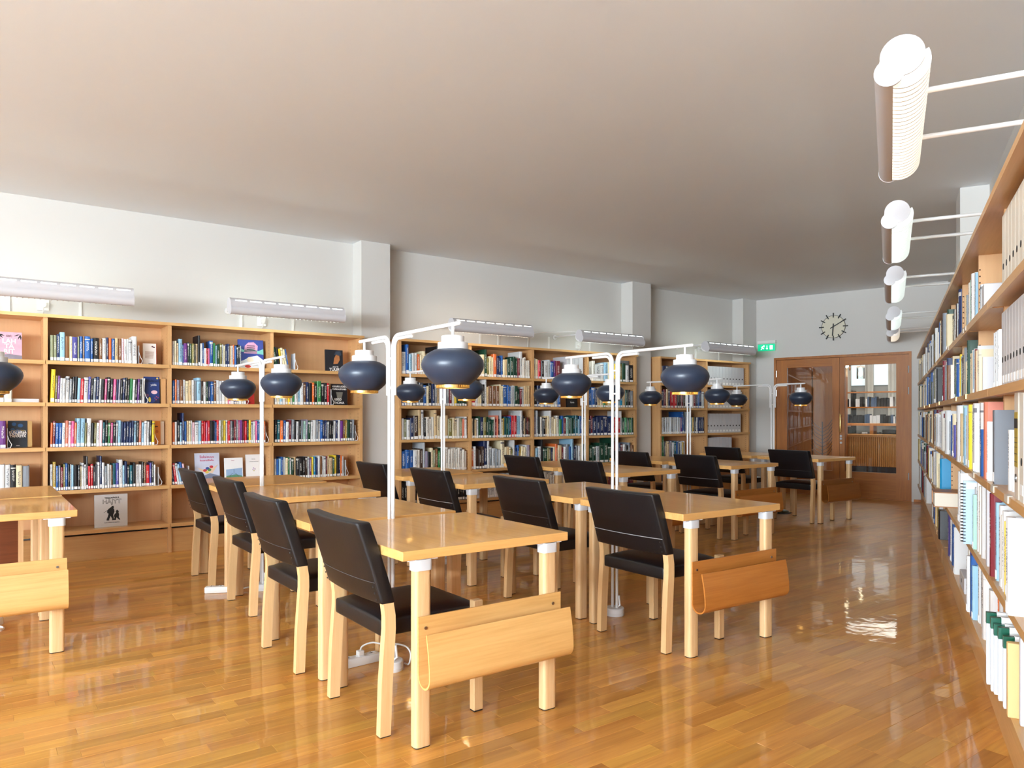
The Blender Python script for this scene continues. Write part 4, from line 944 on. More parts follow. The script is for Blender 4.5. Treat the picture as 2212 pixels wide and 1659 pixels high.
# ------------------------------------------------------------------ chairs
def chair_proto(seam):
    t = empty('upholstered_chair', (0, 0, 0))
    HW = 0.238
    # rear leg: bent laminated birch, rising into the padded back
    fr_ = [(-0.026, 0.004), (-0.020, 0.2), (-0.010, 0.34), (-0.005, 0.40), (-0.005, 0.45), (-0.012, 0.50), (-0.022, 0.55)]
    bk_ = [(0.018, 0.004), (0.026, 0.2), (0.035, 0.34), (0.039, 0.40), (0.038, 0.45), (0.030, 0.50), (0.010, 0.56)]
    prof = fr_+bk_[::-1]
    # swap so that the profile is (x, z)
    rme = MB().prism(prof, -0.0165, 0.0165, 'y').mesh('rear_leg', [M_chleg])
    fme = MB().rbox(-0.022, 0.022, -0.0175, 0.0175, 0.004, 0.452, 0.003, seg=1).mesh('front_leg', [M_chleg])
    g1 = MB().box(-0.024, 0.018, -0.0155, 0.0155, 0, 0.004).mesh('glide', [M_black]); g2 = MB().box(-0.02, 0.02, -0.0155, 0.0155, 0, 0.004).mesh('glide', [M_black])
    for s in (-1, 1):
        l = mobj('rear_leg', rme, t, (0, s*HW, 0)); mobj('glide', g1, l)
        l = mobj('front_leg', fme, t, (0.413, s*HW, 0)); mobj('glide', g2, l)
    # seat cushion
    bm = bmesh.new(); bmesh.ops.create_grid(bm, x_segments=10, y_segments=10, size=0.5)
    mb = MB(); nx, ny = 12, 12; vs = []; 
    x0, x1, y0, y1 = -0.004, 0.438, -0.2205, 0.2205
    bm.free()
    def sup(u): return max(0.0, 1-abs(2*u-1)**4)
    for i in range(nx+1):
        for j in range(ny+1):
            u, v = i/nx, j/ny
            vs.append((x0+(x1-x0)*u, y0+(y1-y0)*v, 0.428+0.022*(sup(u)*sup(v))**0.5))
    for i in range(nx+1):
        for j in range(ny+1):
            u, v = i/nx, j/ny
            vs.append((x0+(x1-x0)*u, y0+(y1-y0)*v, 0.366-0.006*(sup(u)*sup(v))**0.5))
    K = (nx+1)*(ny+1); fs = []
    ix = lambda i, j: i*(ny+1)+j
    for i in range(nx):
        for j in range(ny):
            fs.append((ix(i, j), ix(i+1, j), ix(i+1, j+1), ix(i, j+1))); fs.append((K+ix(i, j), K+ix(i, j+1), K+ix(i+1, j+1), K+ix(i+1, j)))
    for i in range(nx):
        fs.append((ix(i, 0), K+ix(i, 0), K+ix(i+1, 0), ix(i+1, 0))); fs.append((ix(i, ny), ix(i+1, ny), K+ix(i+1, ny), K+ix(i, ny)))
    for j in range(ny):
        fs.append((ix(0, j), ix(0, j+1), K+ix(0, j+1), K+ix(0, j))); fs.append((ix(nx, j), K+ix(nx, j), K+ix(nx, j+1), ix(nx, j+1)))
    mb.add(vs, fs); me = mb.mesh('seat', [M_vinyl])
    b = bmesh.new(); b.from_mesh(me)
    es = [e for e in b.edges if len(e.link_faces) == 2 and e.calc_face_angle(0) > 0.6]
    bmesh.ops.bevel(b, geom=es, offset=0.009, segments=3, profile=0.5, affect='EDGES'); b.to_mesh(me); b.free()
    me.polygons.foreach_set('use_smooth', [True]*len(me.polygons)); me.set_sharp_from_angle(angle=radians(50)); mobj('seat', me, t)
    mb = MB()
    for s in (-1, 1): mb.cyl((0.01, s*0.221, 0.40), (0.01, s*0.2225, 0.40), 0.003, n=8)
    # backrest: padded panel leaning back, slightly dished across
    nz, ny = 10, 12; front = []; back = []
    HW2 = 0.258
    for i in range(nz+1):
        w_ = i/nz; z = 0.497+0.315*w_; xb = -0.022-0.090*w_-0.012*w_*w_
        for j in range(ny+1):
            v = 2*j/ny-1; yy = HW2*v*(1-0.02*w_)
            dish = 0.020*(v*v)-0.012
            e = (1-abs(2*w_-1)**6)*(1-v**8)
            front.append((xb+0.054+dish*0.9+0.006*e, yy, z)); back.append((xb-0.004+dish*0.9-0.004*e, yy, z-0.006*v*v*0))
    vs = front+back; K = len(front); fs = []
    ix = lambda i, j: i*(ny+1)+j
    for i in range(nz):
        for j in range(ny):
            fs.append((ix(i, j), ix(i, j+1), ix(i+1, j+1), ix(i+1, j))); fs.append((K+ix(i, j), K+ix(i+1, j), K+ix(i+1, j+1), K+ix(i, j+1)))
    for i in range(nz):
        fs.append((ix(i, 0), ix(i+1, 0), K+ix(i+1, 0), K+ix(i, 0))); fs.append((ix(i, ny), K+ix(i, ny), K+ix(i+1, ny), ix(i+1, ny)))
    for j in range(ny):
        fs.append((ix(0, j), K+ix(0, j), K+ix(0, j+1), ix(0, j+1))); fs.append((ix(nz, j), ix(nz, j+1), K+ix(nz, j+1), K+ix(nz, j)))
    me = MB().add(vs, fs).mesh('backrest', [M_vinyl])
    b = bmesh.new(); b.from_mesh(me)
    es = [e for e in b.edges if e.calc_face_angle(0) > 0.7]
    bmesh.ops.bevel(b, geom=es, offset=0.010, segments=3, profile=0.5, affect='EDGES'); b.to_mesh(me); b.free()
    me.polygons.foreach_set('use_smooth', [True]*len(me.polygons)); me.set_sharp_from_angle(angle=radians(50))
    bo = mobj('backrest', me, t)
    w_ = 0.27; xb = -0.022-0.090*w_-0.012*w_*w_
    path = [(xb-0.0045+(0.020*(v*v)-0.012)*0.9-0.004*((1-abs(2*w_-1)**6)*(1-v**8)), HW2*v, 0.497+0.315*w_) for v in [-.97+1.94*j/12 for j in range(13)]]
    obj('seam', MB().tube(path, 0.0013 if not seam else 0.0022, n=6), M_seam if seam else M_seamd, bo)
    for s in (-1, 1):
        for z in (0.515, 0.54, 0.565):
          mb = MB(); mb.lathe([(0.0001, 0.003), (0.003, 0.002), (0.004, 0)], M=Matrix.Translation((-0.028-(z-0.5)*0.28, s*0.235, z)) @ Matrix.Rotation(-pi/2, 4, 'Y'), n=8, cap=False)
          obj('upholstery_stud', mb, M_black, bo)
    return t
CH = {'T1': .42, 'T2': .41, 'T3': .415, 'T4': .47, 'U1': .372, 'U2': .45, 'U3': .355, 'U4': .41, 'V1': .40, 'V2': .40, 'W1': .385, 'W2': .40, 'X1': .325, 'X2': .38}
CLAB = {'T1': 'at the pale-racked table with the power strip', 'T2': 'second along the pale-racked row', 'T3': 'third along the pale-racked row', 'T4': 'last in the pale-racked row by the display bookcase',
        'U1': 'with white seam at the worn orange-racked table', 'U2': 'second along the worn orange-racked row', 'U3': 'third along the worn orange-racked row', 'U4': 'last in the worn-racked row by the first pillar',
        'V1': 'at the orange-racked table of the first short row', 'V2': 'in front of the packed bookcase, first short row', 'W1': 'with pale seam at the reddish-racked table', 'W2': 'behind the reddish-racked table near the binders',
        'X1': 'at the dark-racked table before the glazed doors', 'X2': 'below the exit sign behind the dark-racked table'}
cprot = {}
for k, v in CH.items():
    seam = k in ('U1', 'W1', 'U3')
    if seam not in cprot: cprot[seam] = o = chair_proto(seam)
    else: o = copy_tree(cprot[seam])
    x, y, a = TABLES[k]; a = radians(a); p = Vector((x, y, 0))+Vector((cos(a), sin(a), 0))*0.02+Vector((-sin(a), cos(a), 0))*v
    o.location = p; o.rotation_euler = (0, 0, a+radians({'T4': 1, 'U1': 1.5, 'X1': 1}.get(k, 0)))
    tag(o, 'birch chair in black vinyl '+CLAB[k], 'chair', 'black vinyl chairs at the reading tables')

# ------------------------------------------------------------------ two-headed reading lamps
ARM = 1.582
shade_prof = [(0.060, 1.479), (0.078, 1.474), (0.100, 1.462), (0.117, 1.447), (0.127, 1.430), (0.1305, 1.414), (0.127, 1.397), (0.116, 1.376), (0.101, 1.357), (0.084, 1.341), (0.069, 1.330)]
SH_ME = MB().lathe(shade_prof+[(r-0.003, z) for r, z in shade_prof[::-1]], n=40, cap=False).mesh('shade', [M_shade], True, 60)
NECK_ME = MB().lathe([(0.0, 1.533), (0.046, 1.533), (0.0475, 1.531), (0.0475, 1.506), (0.061, 1.506), (0.0625, 1.504), (0.0625, 1.478), (0.0, 1.478)], n=32, cap=False).mesh('neck', [M_white], True, 30)
ring = MB(); ring.lathe([(0.066, 1.331), (0.068, 1.330), (0.068, 1.318), (0.066, 1.317), (0.058, 1.317), (0.058, 1.331)], n=48, cap=False)
for j in range(48): 
    a = 2*pi*j/48; ring.box(-0.0012, 0.0012, 0.067, 0.0695, 1.3185, 1.3295, M=Matrix.Rotation(a, 4, 'Z'))
RING_ME = ring.mesh('brass_ring', [M_brass], True, 40)
BULB_ME = MB().lathe([(0.0005, 1.335), (0.018, 1.338), (0.028, 1.350), (0.030, 1.365), (0.026, 1.382), (0.016, 1.41), (0.015, 1.46)], n=16, cap=False).mesh('bulb', [M_bulb], True, 80)
ROD_ME = MB().cyl((0, 0, 1.532), (0, 0, ARM), 0.0065, n=10).mesh('drop_rod', [M_white], True)
def bendpath(y, ztop, rb, yend, zbot, sg, dx=0):
    p = [(dx, sg*y, zbot), (dx, sg*y, ztop-rb)]
    p += [(dx, sg*(y+rb-rb*cos(radians(a))), ztop-rb+rb*sin(radians(a))) for a in (15, 30, 45, 60, 75, 90)]
    p.append((dx, sg*yend, ztop)); return p
def lamp(loc, rz, kl, kr, label):
    t = empty('reading_lamp', loc, rz); tag(t, label, 'lamp', 'two-headed reading lamps between the tables')
    obj('base', MB().lathe([(0.0, 0), (0.056, 0), (0.057, 0.002), (0.057, 0.014), (0.054, 0.016), (0.057, 0.018), (0.057, 0.042), (0.053, 0.046), (0.0, 0.046)], n=32, cap=False), M_white, t, smooth=True, ang=30)
    for sg, k in ((1, kl), (-1, kr)):
        ar = obj('pole', MB().tube(bendpath(0.019, ARM, 0.055, k+0.05, 0.04, sg), 0.0088, n=12), M_white, t, smooth=True, ang=50)
        obj('rounded_end', MB().lathe([(0.0088, 0), (0.0076, 0.004), (0.0044, 0.0076), (0.0003, 0.0088)], n=12, cap=False), M_white, ar, (0, sg*(k+0.05), ARM), (-sg*pi/2, 0, 0), smooth=True, ang=80)
        obj('hook_tube', MB().tube(bendpath(0.037, ARM-0.0178, 0.042, 0.2, 1.30, sg), 0.008, n=10), M_white, t, smooth=True, ang=50)
        h = empty('lamp_head', (0, sg*k, 0)); h.parent = t
        mobj('shade', SH_ME, h); mobj('neck', NECK_ME, h); mobj('brass_ring', RING_ME, h); mobj('bulb', BULB_ME, h); mobj('drop_rod', ROD_ME, h)
        obj('cable_sheath', MB().tube([(0, sg*0.019, 0.05), (0.014, sg*0.03, 0.062), (0.01, sg*0.026, 0.12)], 0.006, n=8), M_white, t, smooth=True)
    for z in (1.335, 1.475): obj('crosspiece', MB().cyl((0, -0.02, z), (0, 0.02, z), 0.006, n=8), M_white, t)
    return t
LAMPS = [((-.573, 3.493), 36.2, .297, .556, 'between the pale-racked table and its neighbour'), ((-1.73, 5.093), 35.7, .589, .407, 'between the two tables nearest the display bookcase'),
         ((.621, 4.449), 34.8, .411, .556, 'behind the worn orange-racked table'), ((-.562, 5.997), 36.5, .551, .356, 'at the far pair of the worn orange-racked row'),
         ((.684, 7.016), 36.1, .57, .361, 'in the first short row before the packed bookcase'), ((1.907, 7.936), 36.6, .554, .371, 'in the middle short row behind the reddish rack'),
         ((3.195, 9.024), 36, .523, .382, 'in the row before the glazed doors'), ((-2.99, 4.228), 36.1, .45, .55, 'beside the bare lower shelves of the display bookcase')]
for (x, y), a, kl, kr, lb in LAMPS: lamp((x, y, 0), radians(a), kl, kr, 'white double-pole lamp with two slate-blue shades '+lb)

# ------------------------------------------------------------------ tube lights on arms
def cap_outline(n=40):
    pts = []
    cs = ((0.0, 0.012, 0.062), (-0.036, -0.034, 0.043)); o_ = (-0.018, -0.008)
    for i in range(n):
        a = 2*pi*i/n; d = (cos(a), sin(a)); best = 0
        for cx, cy, r in cs:
            px, py = o_[0]-cx, o_[1]-cy; b_ = px*d[0]+py*d[1]; c0 = px*px+py*py-r*r; disc_ = b_*b_-c0
            if disc_ > 0: best = max(best, -b_+math.sqrt(disc_))
        pts.append((o_[0]+d[0]*best, o_[1]+d[1]*best))
    return pts
CAPO = cap_outline()
FL = 1.06
def tube_light(loc, rz, length, col, strength, label, group, blades='parts', bent=False, wall=0.665, cname='tube', nb=28):
    t = empty('tube_light', loc, rz); tag(t, label, 'light', group)
    for x in (0, length-0.008): obj('end_cap', MB().prism(CAPO, x, x+0.008, 'x'), M_fix, t)
    # room-side shade: slotted upper part and plain lower lobe
    up1 = arc(0, 0.012, 0.0605, 75, 138, 6); slot = arc(0, 0.012, 0.0605, 138, 150, 1); up2 = arc(0, 0.012, 0.0605, 150, 172, 2)
    lob = arc(-0.036, -0.034, 0.0415, 118, 285, 12)
    mb = MB().strip(up1, 0.008, length-0.008, 0.0015, 'x').strip(up2+lob[1:], 0.008, length-0.008, 0.0015, 'x')
    n = max(2, int(length/0.118)); pit = (length-0.04)/n
    x = 0.008
    for k in range(n+1):
        a = 0.02+k*pit; mb.strip(slot, x, a+0.022 if k < n else length-0.008, 0.0015, 'x'); x = a+pit-0.005
    obj('shade', mb, M_fix, t, smooth=True, ang=40)
    obj('reflector', MB().strip(arc(0, 0.012, 0.058, 75, 20, 5), 0.008, length-0.008, 0.0015, 'x'), M_white, t, smooth=True)
    em = emis('lamp_%s_%d' % (cname, strength), col, strength)
    obj('tube', MB().cyl((0.02, -0.002, -0.004), (length-0.02, -0.002, -0.004), 0.017, n=14), em, t, smooth=True)
    # louvre blades across the opening on the shelf side
    bl = arc(0.002, 0.004, 0.078, 25, -118, 12); bi = arc(0.002, 0.004, 0.052, 25, -118, 12)
    pit = (length-0.02)/nb
    if blades == 'parts':
        bme = MB().prism_open(bl, bi, 0, 0.006, 'x', 0, None).mesh('louvre_blade', [M_white])
        for k in range(nb): mobj('louvre_blade', bme, t, (0.012+pit*k, 0, 0))
    else:
        lv = MB()
        for k in range(nb): lv.prism_open(bl, bi, 0.012+pit*k, 0.018+pit*k, 'x', 0, None)
        obj('louvre', lv, M_white, t)
    for x in (0.16*length, 0.62*length):
        obj('arm', MB().tube([(x, 0.05, 0.045), (x, wall, 0.045)], 0.0105, n=12), M_white, t, smooth=True)
        obj('arm_bracket', MB().box(x-0.015, x+0.015, 0.0, 0.07, 0.06, 0.074), M_white, t)
        obj('wall_rose', MB().cyl((x, wall-0.012, 0.045), (x, wall, 0.045), 0.03, n=16), M_white, t)
    return t
GRN = (0.86, 1.0, 0.93, 1); WRM = (1.0, 0.88, 0.68, 1)
TS = 19.0
GL = 'slotted tube lights above the long wall bookcases'
ROOMO = WALL_O-0.665
for s, c, cn, lb in ((-0.62, GRN, 'cool', 'above the bay with the palm-cover book'), (1.195, GRN, 'cool', 'beside the first pillar'), (3.47, WRM, 'warm', 'past the first pillar'), (5.27, GRN, 'cool', 'before the second pillar'), (7.6, GRN, 'cool', 'near the exit sign')):
    tube_light(LP(s, ROOMO, 2.165), TH, FL, c, TS, 'white slotted tube light with %s glow %s' % ('warm' if cn == 'warm' else 'cool', lb), GL, 'joined', cname=cn)
GR = 'louvred tube lights over the aisle bookcase'
for z_near, c, cn, L, bd, lb in ((2.25, WRM, 'warm', FL, 'parts', 'nearest the cream binders, glowing warm'), (3.98, GRN, 'cool', FL, 'parts', 'second from the cream binders, glowing cool'), (5.72, GRN, 'cool', FL, 'joined', 'past the right-hand pillar'),
                              (7.85, GRN, 'cool', FL, 'joined', 'second from the far wall'), (9.45, WRM, 'warm', 0.8, 'joined', 'against the far wall, glowing warm')):
    # local x runs towards the camera, so the near end is at x = length
    s_near = (z_near-2.152+0.315*0.4572*-1)/0.8894
    p = RP(s_near, RWALL_O-0.665, 2.295)-Vector((0, 0, 0))
    p = p + RD*L
    tube_light(p, RTH, L, c, TS*0.5, 'louvred white tube light on two arms '+lb, GR, bd, cname=cn, wall=0.665)
# conduits and sockets above the bookcases
for k, s in enumerate((-0.376, 0.135, 1.489, 2.002, 4.286, 4.55, 5.342, 6.05, 8.2, 8.75)):
    obj('cable_conduit', MB().box(-0.012, 0.012, -0.012, 0, 2.02, 2.21), M_plast, None, LP(s, WALL_O), (0, 0, TH), label='thin white vertical wall conduit above the bookcases, %s from the exit sign' % nth(10-k), cat='conduit', group='white conduits above the bookcases')
for s, lb in ((-0.135, 'above the post of the palm-cover bay'), (1.69, 'near the first pillar'), (5.84, 'between the pillars')):
    o = empty('wall_socket', LP(s, WALL_O, 2.13), TH); tag(o, 'white wall socket with plug under a tube light '+lb, 'socket')
    obj('plate', MB().rbox(-0.045, 0.045, -0.012, 0, -0.045, 0.045, 0.004), M_plast, o)
    obj('plug', MB().cyl((0, -0.045, 0), (0, -0.012, 0), 0.021, n=20), M_plast, o)
    obj('plug_cable', MB().tube([(0, -0.04, -0.01), (0, -0.05, -0.03), (0.0, -0.03, -0.055), (0.0, -0.008, -0.07)], 0.004, n=6), M_plast, o)
o = empty('light_cable', LP(5.0, WALL_O, 2.02), TH); tag(o, 'thin white cable bending from wall to a tube light', 'cable')
obj('cable', MB().tube([(0, -0.012, 0), (0, -0.012, 0.15), (0.01, -0.05, 0.2), (0.05, -0.2, 0.21), (0.25, -0.55, 0.2), (0.27, -0.62, 0.19)], 0.006, n=8), M_plast, o, smooth=True)

# ------------------------------------------------------------------ glazed double door in the far wall
d = empty('door_1', EPt(0, 0), ETH, kind='structure')
fw = 0.035
mb = MB().box(DOOR0, DOOR0+fw, -0.012, 0.16, 0, DOORH-fw).box(DOOR1-fw, DOOR1, -0.012, 0.16, 0, DOORH-fw).box(DOOR0, DOOR1, -0.012, 0.16, DOORH-fw, DOORH)
obj('door_frame', mb, M_door, d)
obj('threshold', MB().box(DOOR0, DOOR1, 0.0, 0.16, 0, 0.012), M_door, d)
mid = 1.232
for a, b, hs in ((DOOR0+fw+0.002, mid-0.002, -1), (mid+0.002, DOOR1-fw-0.002, 1)):
    sw0 = 0.16 if hs < 0 else 0.07; sw1 = 0.10 if hs < 0 else 0.16
    z0, z1 = 0.014, DOORH-fw-0.004; rb, rt = 0.38, 1.94
    lf = empty('door_leaf', (0, 0, 0)); lf.parent = d
    obj('stile', MB().box(a, a+sw0, 0.005, 0.05, z0, z1), M_door, lf); obj('stile', MB().box(b-sw1, b, 0.005, 0.05, z0, z1), M_door, lf)
    obj('top_rail', MB().box(a+sw0, b-sw1, 0.005, 0.05, rt, z1), M_doorh, lf); obj('bottom_rail', MB().box(a+sw0, b-sw1, 0.005, 0.05, z0, rb), M_doorh, lf)
    obj('glass_pane', MB().box(a+sw0, b-sw1, 0.024, 0.030, rb, rt), M_glass, lf)
    mb = MB(); x = a if hs < 0 else b
    for z in (0.35, 1.55, 1.85): mb.cyl((x+hs*-0.0, -0.008, z-0.05), (x, -0.008, z+0.05), 0.009, n=10)
    obj('hinge', mb, M_steel, lf, smooth=True)
    if hs > 0:
        obj('handle', MB().rbox(mid+0.012, mid+0.032, -0.06, -0.038, 0.95, 1.23, 0.006).cyl((mid+0.022, -0.045, 0.97), (mid+0.022, 0.006, 0.97), 0.007).cyl((mid+0.022, -0.045, 1.21), (mid+0.022, 0.006, 1.21), 0.007), M_brass, lf, smooth=True)
        mb = MB()
        for z in (0.90, 0.86, 0.80): mb.cyl((mid+0.022, -0.008, z), (mid+0.022, 0.006, z), 0.016, n=14)
        obj('lock', mb, M_steel, lf, smooth=True)

# ------------------------------------------------------------------ clock and exit sign
ck = empty('wall_clock', EPt(1.155, -0.03, 2.52), ETH); tag(ck, 'round cream wall clock with twelve black ticks above the glazed doors', 'clock')
M_face = plain('clock_face', rgb(214, 208, 188), 0.5, var=0.02)
obj('dial', MB().cyl((0, 0.0, 0), (0, 0.03, 0), 0.165, n=48), M_face, ck)
obj('bezel', MB().tube([(0.166*cos(2*pi*j/48), 0.0, 0.166*sin(2*pi*j/48)) for j in range(49)], 0.003, n=6), M_black, ck)
tick = MB().box(-0.007, 0.007, -0.008, 0.002, 0.135, 0.205).mesh('hour_mark', [M_black])
for j in range(12): mobj('hour_mark', tick, ck, (0, 0, 0), (0, radians(30*j), 0))
for nm, ang_, a0, L, wd in (('hour_hand', 184, -0.045, 0.135, 0.008), ('minute_hand', 61, -0.05, 0.185, 0.006)):
    obj(nm, MB().box(-wd, wd, -0.013, -0.009, a0, L), M_black, ck, (0, 0, 0), (0, radians(ang_), 0))
ex = empty('exit_sign', EPt(0.022, -0.05, 2.215), ETH); tag(ex, 'lit green emergency exit sign with white pictograms beside the far corner', 'sign')
M_exg = emis('exit_green', (0.0, 0.42, 0.20, 1), 1.1); M_exw = emis('exit_white', (0.9, 1.0, 0.95, 1), 1.2)
obj('panel', MB().box(0, 0.275, 0, 0.006, 0, 0.105), M_exg, ex)
obj('glass_edge', MB().box(-0.004, 0, -0.001, 0.007, 0, 0.115).box(0.275, 0.279, -0.001, 0.007, 0, 0.115), M_plast, ex)
obj('housing', MB().box(-0.004, 0.279, -0.012, 0.05, 0.115, 0.16), M_plast, ex)
man = [(.045, .02), (.058, .02), (.07, .042), (.085, .03), (.1, .032), (.098, .042), (.084, .044), (.08, .056), (.09, .066), (.105, .06), (.11, .068), (.09, .078), (.07, .074), (.052, .06), (.056, .054), (.068, .06), (.064, .046)]
pz = lambda nm, pts: obj(nm, MB().prism(pts, -0.002, 0.0, 'y'), M_exw, ex)
pz('running_figure', man); pz('figure_head', [(.098+.008*cos(2*pi*i/12), .086+.008*sin(2*pi*i/12)) for i in range(12)])
pz('arrow', [(.145, .02), (.162, .042), (.15, .042), (.15, .085), (.14, .085), (.14, .042), (.128, .042)])
pz('doorway', [(.19, .02), (.235, .02), (.235, .085), (.19, .085)])
obj('sign_cable', MB().tube([(-0.02, 0.04, 0.15), (0.02, 0.04, 0.155), (0.1, 0.045, 0.16)], 0.004, n=6), plain('copper_flex', rgb(150, 90, 60), 0.5), ex)

# ------------------------------------------------------------------ room behind the doors
M_bwall = plain('lobby_wall', rgb(150, 146, 142), 0.8, var=0.02)
M_slat = wood('desk_slats', rgb(176, 118, 56), rgb(206, 150, 84), 'z', rough=0.4, coat=0.2, grain=20)
mb = MB().box(-3.6, 5.4, 5.6, 5.7, 0, CEIL).box(-3.6, -3.5, 0.16, 5.6, 0, CEIL).box(5.3, 5.4, 0.16, 5.6, 0, CEIL)
obj('wall_lobby', mb, M_bwall, None, EPt(0, 0), (0, 0, ETH), kind='structure')
obj('window_5', MB().box(-0.6, 1.6, 5.56, 5.6, 1.85, 2.6), emis('lobby_daylight', (0.85, 0.93, 1.0, 1), 0.5), None, EPt(0, 0), (0, 0, ETH), kind='structure')
for k in range(6): obj('lobby_curtain', MB().prism([(x_, 5.42+0.03*sin(x_*40)) for x_ in [-0.7+k*0.45+0.02*q for q in range(9)]]+[(-0.54+k*0.45, 5.5), (-0.7+k*0.45, 5.5)], 1.1, 2.9, 'z'), plain('curtain', rgb(196, 190, 182), 0.9), None, EPt(0, 0), (0, 0, ETH), label='pale hanging curtain strip, %s from the square column behind the issue desk' % nth(6-k), cat='curtain', group='curtain strips behind the issue desk')
dk = empty('issue_desk', EPt(0.95, 2.3), ETH); tag(dk, 'curved issue desk with vertical wooden slats behind the glazed doors', 'desk')
def dcurve(x): return 0.10*(x/1.6)**2*4
sl = MB()
for k in range(110):
    x = -1.1+k*0.030; y_ = dcurve(x)*0.35; sl.rbox(x, x+0.025, y_, y_+0.03, 0.32, 0.83, 0.004, seg=1)
obj('slat_front', sl, M_slat, dk, kind='stuff')
obj('worktop', MB().prism([(-1.15+0.1*i, dcurve(-1.15+0.1*i)*0.35-0.05) for i in range(35)]+[(2.25, 0.8), (-1.15, 0.8)], 0.83, 0.87, 'z'), M_slat, dk)
obj('kick_plate', MB().box(-1.05, 2.2, 0.22, 0.25, 0, 0.32), plain('kick_dark', rgb(42, 46, 60), 0.4), dk)
obj('upper_shelf', MB().box(-1.45, 2.2, 0.45, 0.8, 1.02, 1.06), M_slat, dk)
mb = MB()
for x in (-1.0, 0.0, 1.0, 2.1): mb.box(x, x+0.06, 0.5, 0.75, 0.87, 1.02)
obj('upper_shelf_post', mb, M_slat, dk)
obj('desk_equipment', MB().rbox(-0.75, -0.35, 0.5, 0.7, 0.87, 0.99, 0.01).rbox(0.2, 0.6, 0.48, 0.66, 0.87, 0.95, 0.01).rbox(1.2, 1.4, 0.5, 0.7, 0.87, 1.0, 0.01), M_black, dk)
area('lobby_fill_light', EPt(0.8, 3.0, CEIL-0.05), EPt(0.8, 3.0, 0), 2.5, 2.5, 130, (1.0, 0.95, 0.88))  # added fill lamp, brightens the room behind the doors
# tall wood cabinets seen through the other leaf
for k in range(4):
    o = empty('tall_cabinet', EPt(-1.12+k*0.47, 1.75), ETH); tag(o, 'tall plain oak cabinet behind the doors, %s from the issue desk' % nth(4-k), 'cabinet', 'tall oak cabinets behind the doors')
    obj('carcass', MB().box(0, 0.45, 0.02, 0.45, 0, 2.05), M_door, o); obj('cabinet_door', MB().box(0.004, 0.446, 0, 0.02, 0.06, 2.04), M_door, o)
# open shelving far behind the desk
sv = empty('lobby_shelving', EPt(-0.6, 4.2), ETH); tag(sv, 'dark open shelving with media cases behind the issue desk', 'shelving')
mb = MB()
for z in (0.3, 0.65, 1.0, 1.35, 1.65): mb.box(0, 2.6, 0, 0.3, z, z+0.025)
obj('shelf', mb, M_door, sv)
mb = MB()
for x in (0, 0.85, 1.72, 2.57): mb.box(x, x+0.03, 0.02, 0.28, 0, 1.7)
obj('upright', mb, M_black, sv)
mb = MB(); r_ = random.Random(2)
for z in (0.325, 0.675, 1.025, 1.375):
    x = 0.05
    while x < 2.5:
        t_ = 0.02+0.05*r_.random()
        if r_.random() < 0.75: mb.box(x, x+t_, 0.05, 0.22, z, z+0.15+0.06*r_.random(), r_.randint(0, 2))
        x += t_+0.004
obj('media_cases', mb, [M_bindg, M_black, plain('case_blue', rgb(60, 80, 110), 0.4)], sv, kind='stuff')
obj('lobby_column', MB().box(1.95, 2.25, 3.4, 3.7, 0, CEIL), M_bwall, None, EPt(0, 0), (0, 0, ETH), label='square white column behind the issue desk', cat='column')
obj('lobby_column', MB().box(-0.12, 0.02, 3.0, 3.2, 0, CEIL), M_bwall, None, EPt(0, 0), (0, 0, ETH), label='slim white column left of the issue desk', cat='column')
for pk, (s, o_, z) in enumerate(((0.32, 2.2, 1.93), (0.78, 2.0, 1.98), (0.85, 2.6, 1.86), (1.6, 2.2, 1.95))):
    o = empty('pendant_light', EPt(s, o_, z), ETH); tag(o, 'small cylindrical glass pendant above the issue desk, %s from the square column' % nth(4-pk), 'light', 'pendants above the issue desk')
    obj('glass_shade', MB().lathe([(0.065, 0), (0.065, 0.2)], n=20, cap=False), M_glass, o); obj('cap', MB().cyl((0, 0, 0.2), (0, 0, 0.23), 0.067), M_plast, o)
    obj('bulb', MB().lathe([(0.001, 0.04), (0.03, 0.06), (0.035, 0.09), (0.02, 0.15), (0.015, 0.2)], n=14, cap=False), emis('pendant_glow', (1, 0.8, 0.55, 1), 7.0), o, smooth=True)
    obj('cord', MB().cyl((0, 0, 0.23), (0, 0, CEIL-z), 0.004, n=6), M_black, o)
o = empty('wire_stand', EPt(0.62, 1.2), ETH); tag(o, 'black wire display stand seen through the closed door leaf', 'stand')
mb = MB().cyl((0, 0, 0.02), (0, 0, 1.1), 0.008, n=8)
for k in range(9):
    for s in (-1, 1): mb.tube([(0, 0, 0.5+k*0.06), (s*0.1, -0.02, 0.56+k*0.06), (s*0.17, -0.03, 0.66+k*0.06)], 0.004, n=5)
mb.box(-0.18, 0.18, -0.15, 0.15, 0, 0.02)
obj('frame', mb, M_black, o)

# ------------------------------------------------------------------ small things on the floor
def power_strip(loc, rz, label, plug=True):
    o = empty('power_strip', loc, rz); tag(o, label, 'power strip')
    L = 0.2
    obj('body', MB().rbox(-L/2, L/2, -0.027, 0.027, 0, 0.042, 0.006), M_plast, o, smooth=True)
    for x in (-0.062, 0.0, 0.062):
        obj('outlet', MB().lathe([(0.021, 0.042), (0.021, 0.0435), (0.017, 0.0435), (0.017, 0.0425), (0.0, 0.0425)], n=20, cap=False), M_white, o, (x, 0, 0))
        obj('contact', MB().box(-0.004, 0.004, -0.002, 0.002, 0.0425, 0.044).box(-0.002, 0.002, 0.010, 0.014, 0.0425, 0.0445), M_black, o, (x, 0, 0))
    if plug: obj('plug', MB().rbox(-0.016, 0.016, -0.016, 0.016, 0.042, 0.068, 0.005), M_plast, o)
    return o
power_strip((-0.735, 3.565, 0), radians(40), 'white three-way power strip under the pale-racked table')
power_strip((-1.985, 5.015, 0), radians(10), 'white power strip on floor beside a chair leg, display bookcase side', plug=False)
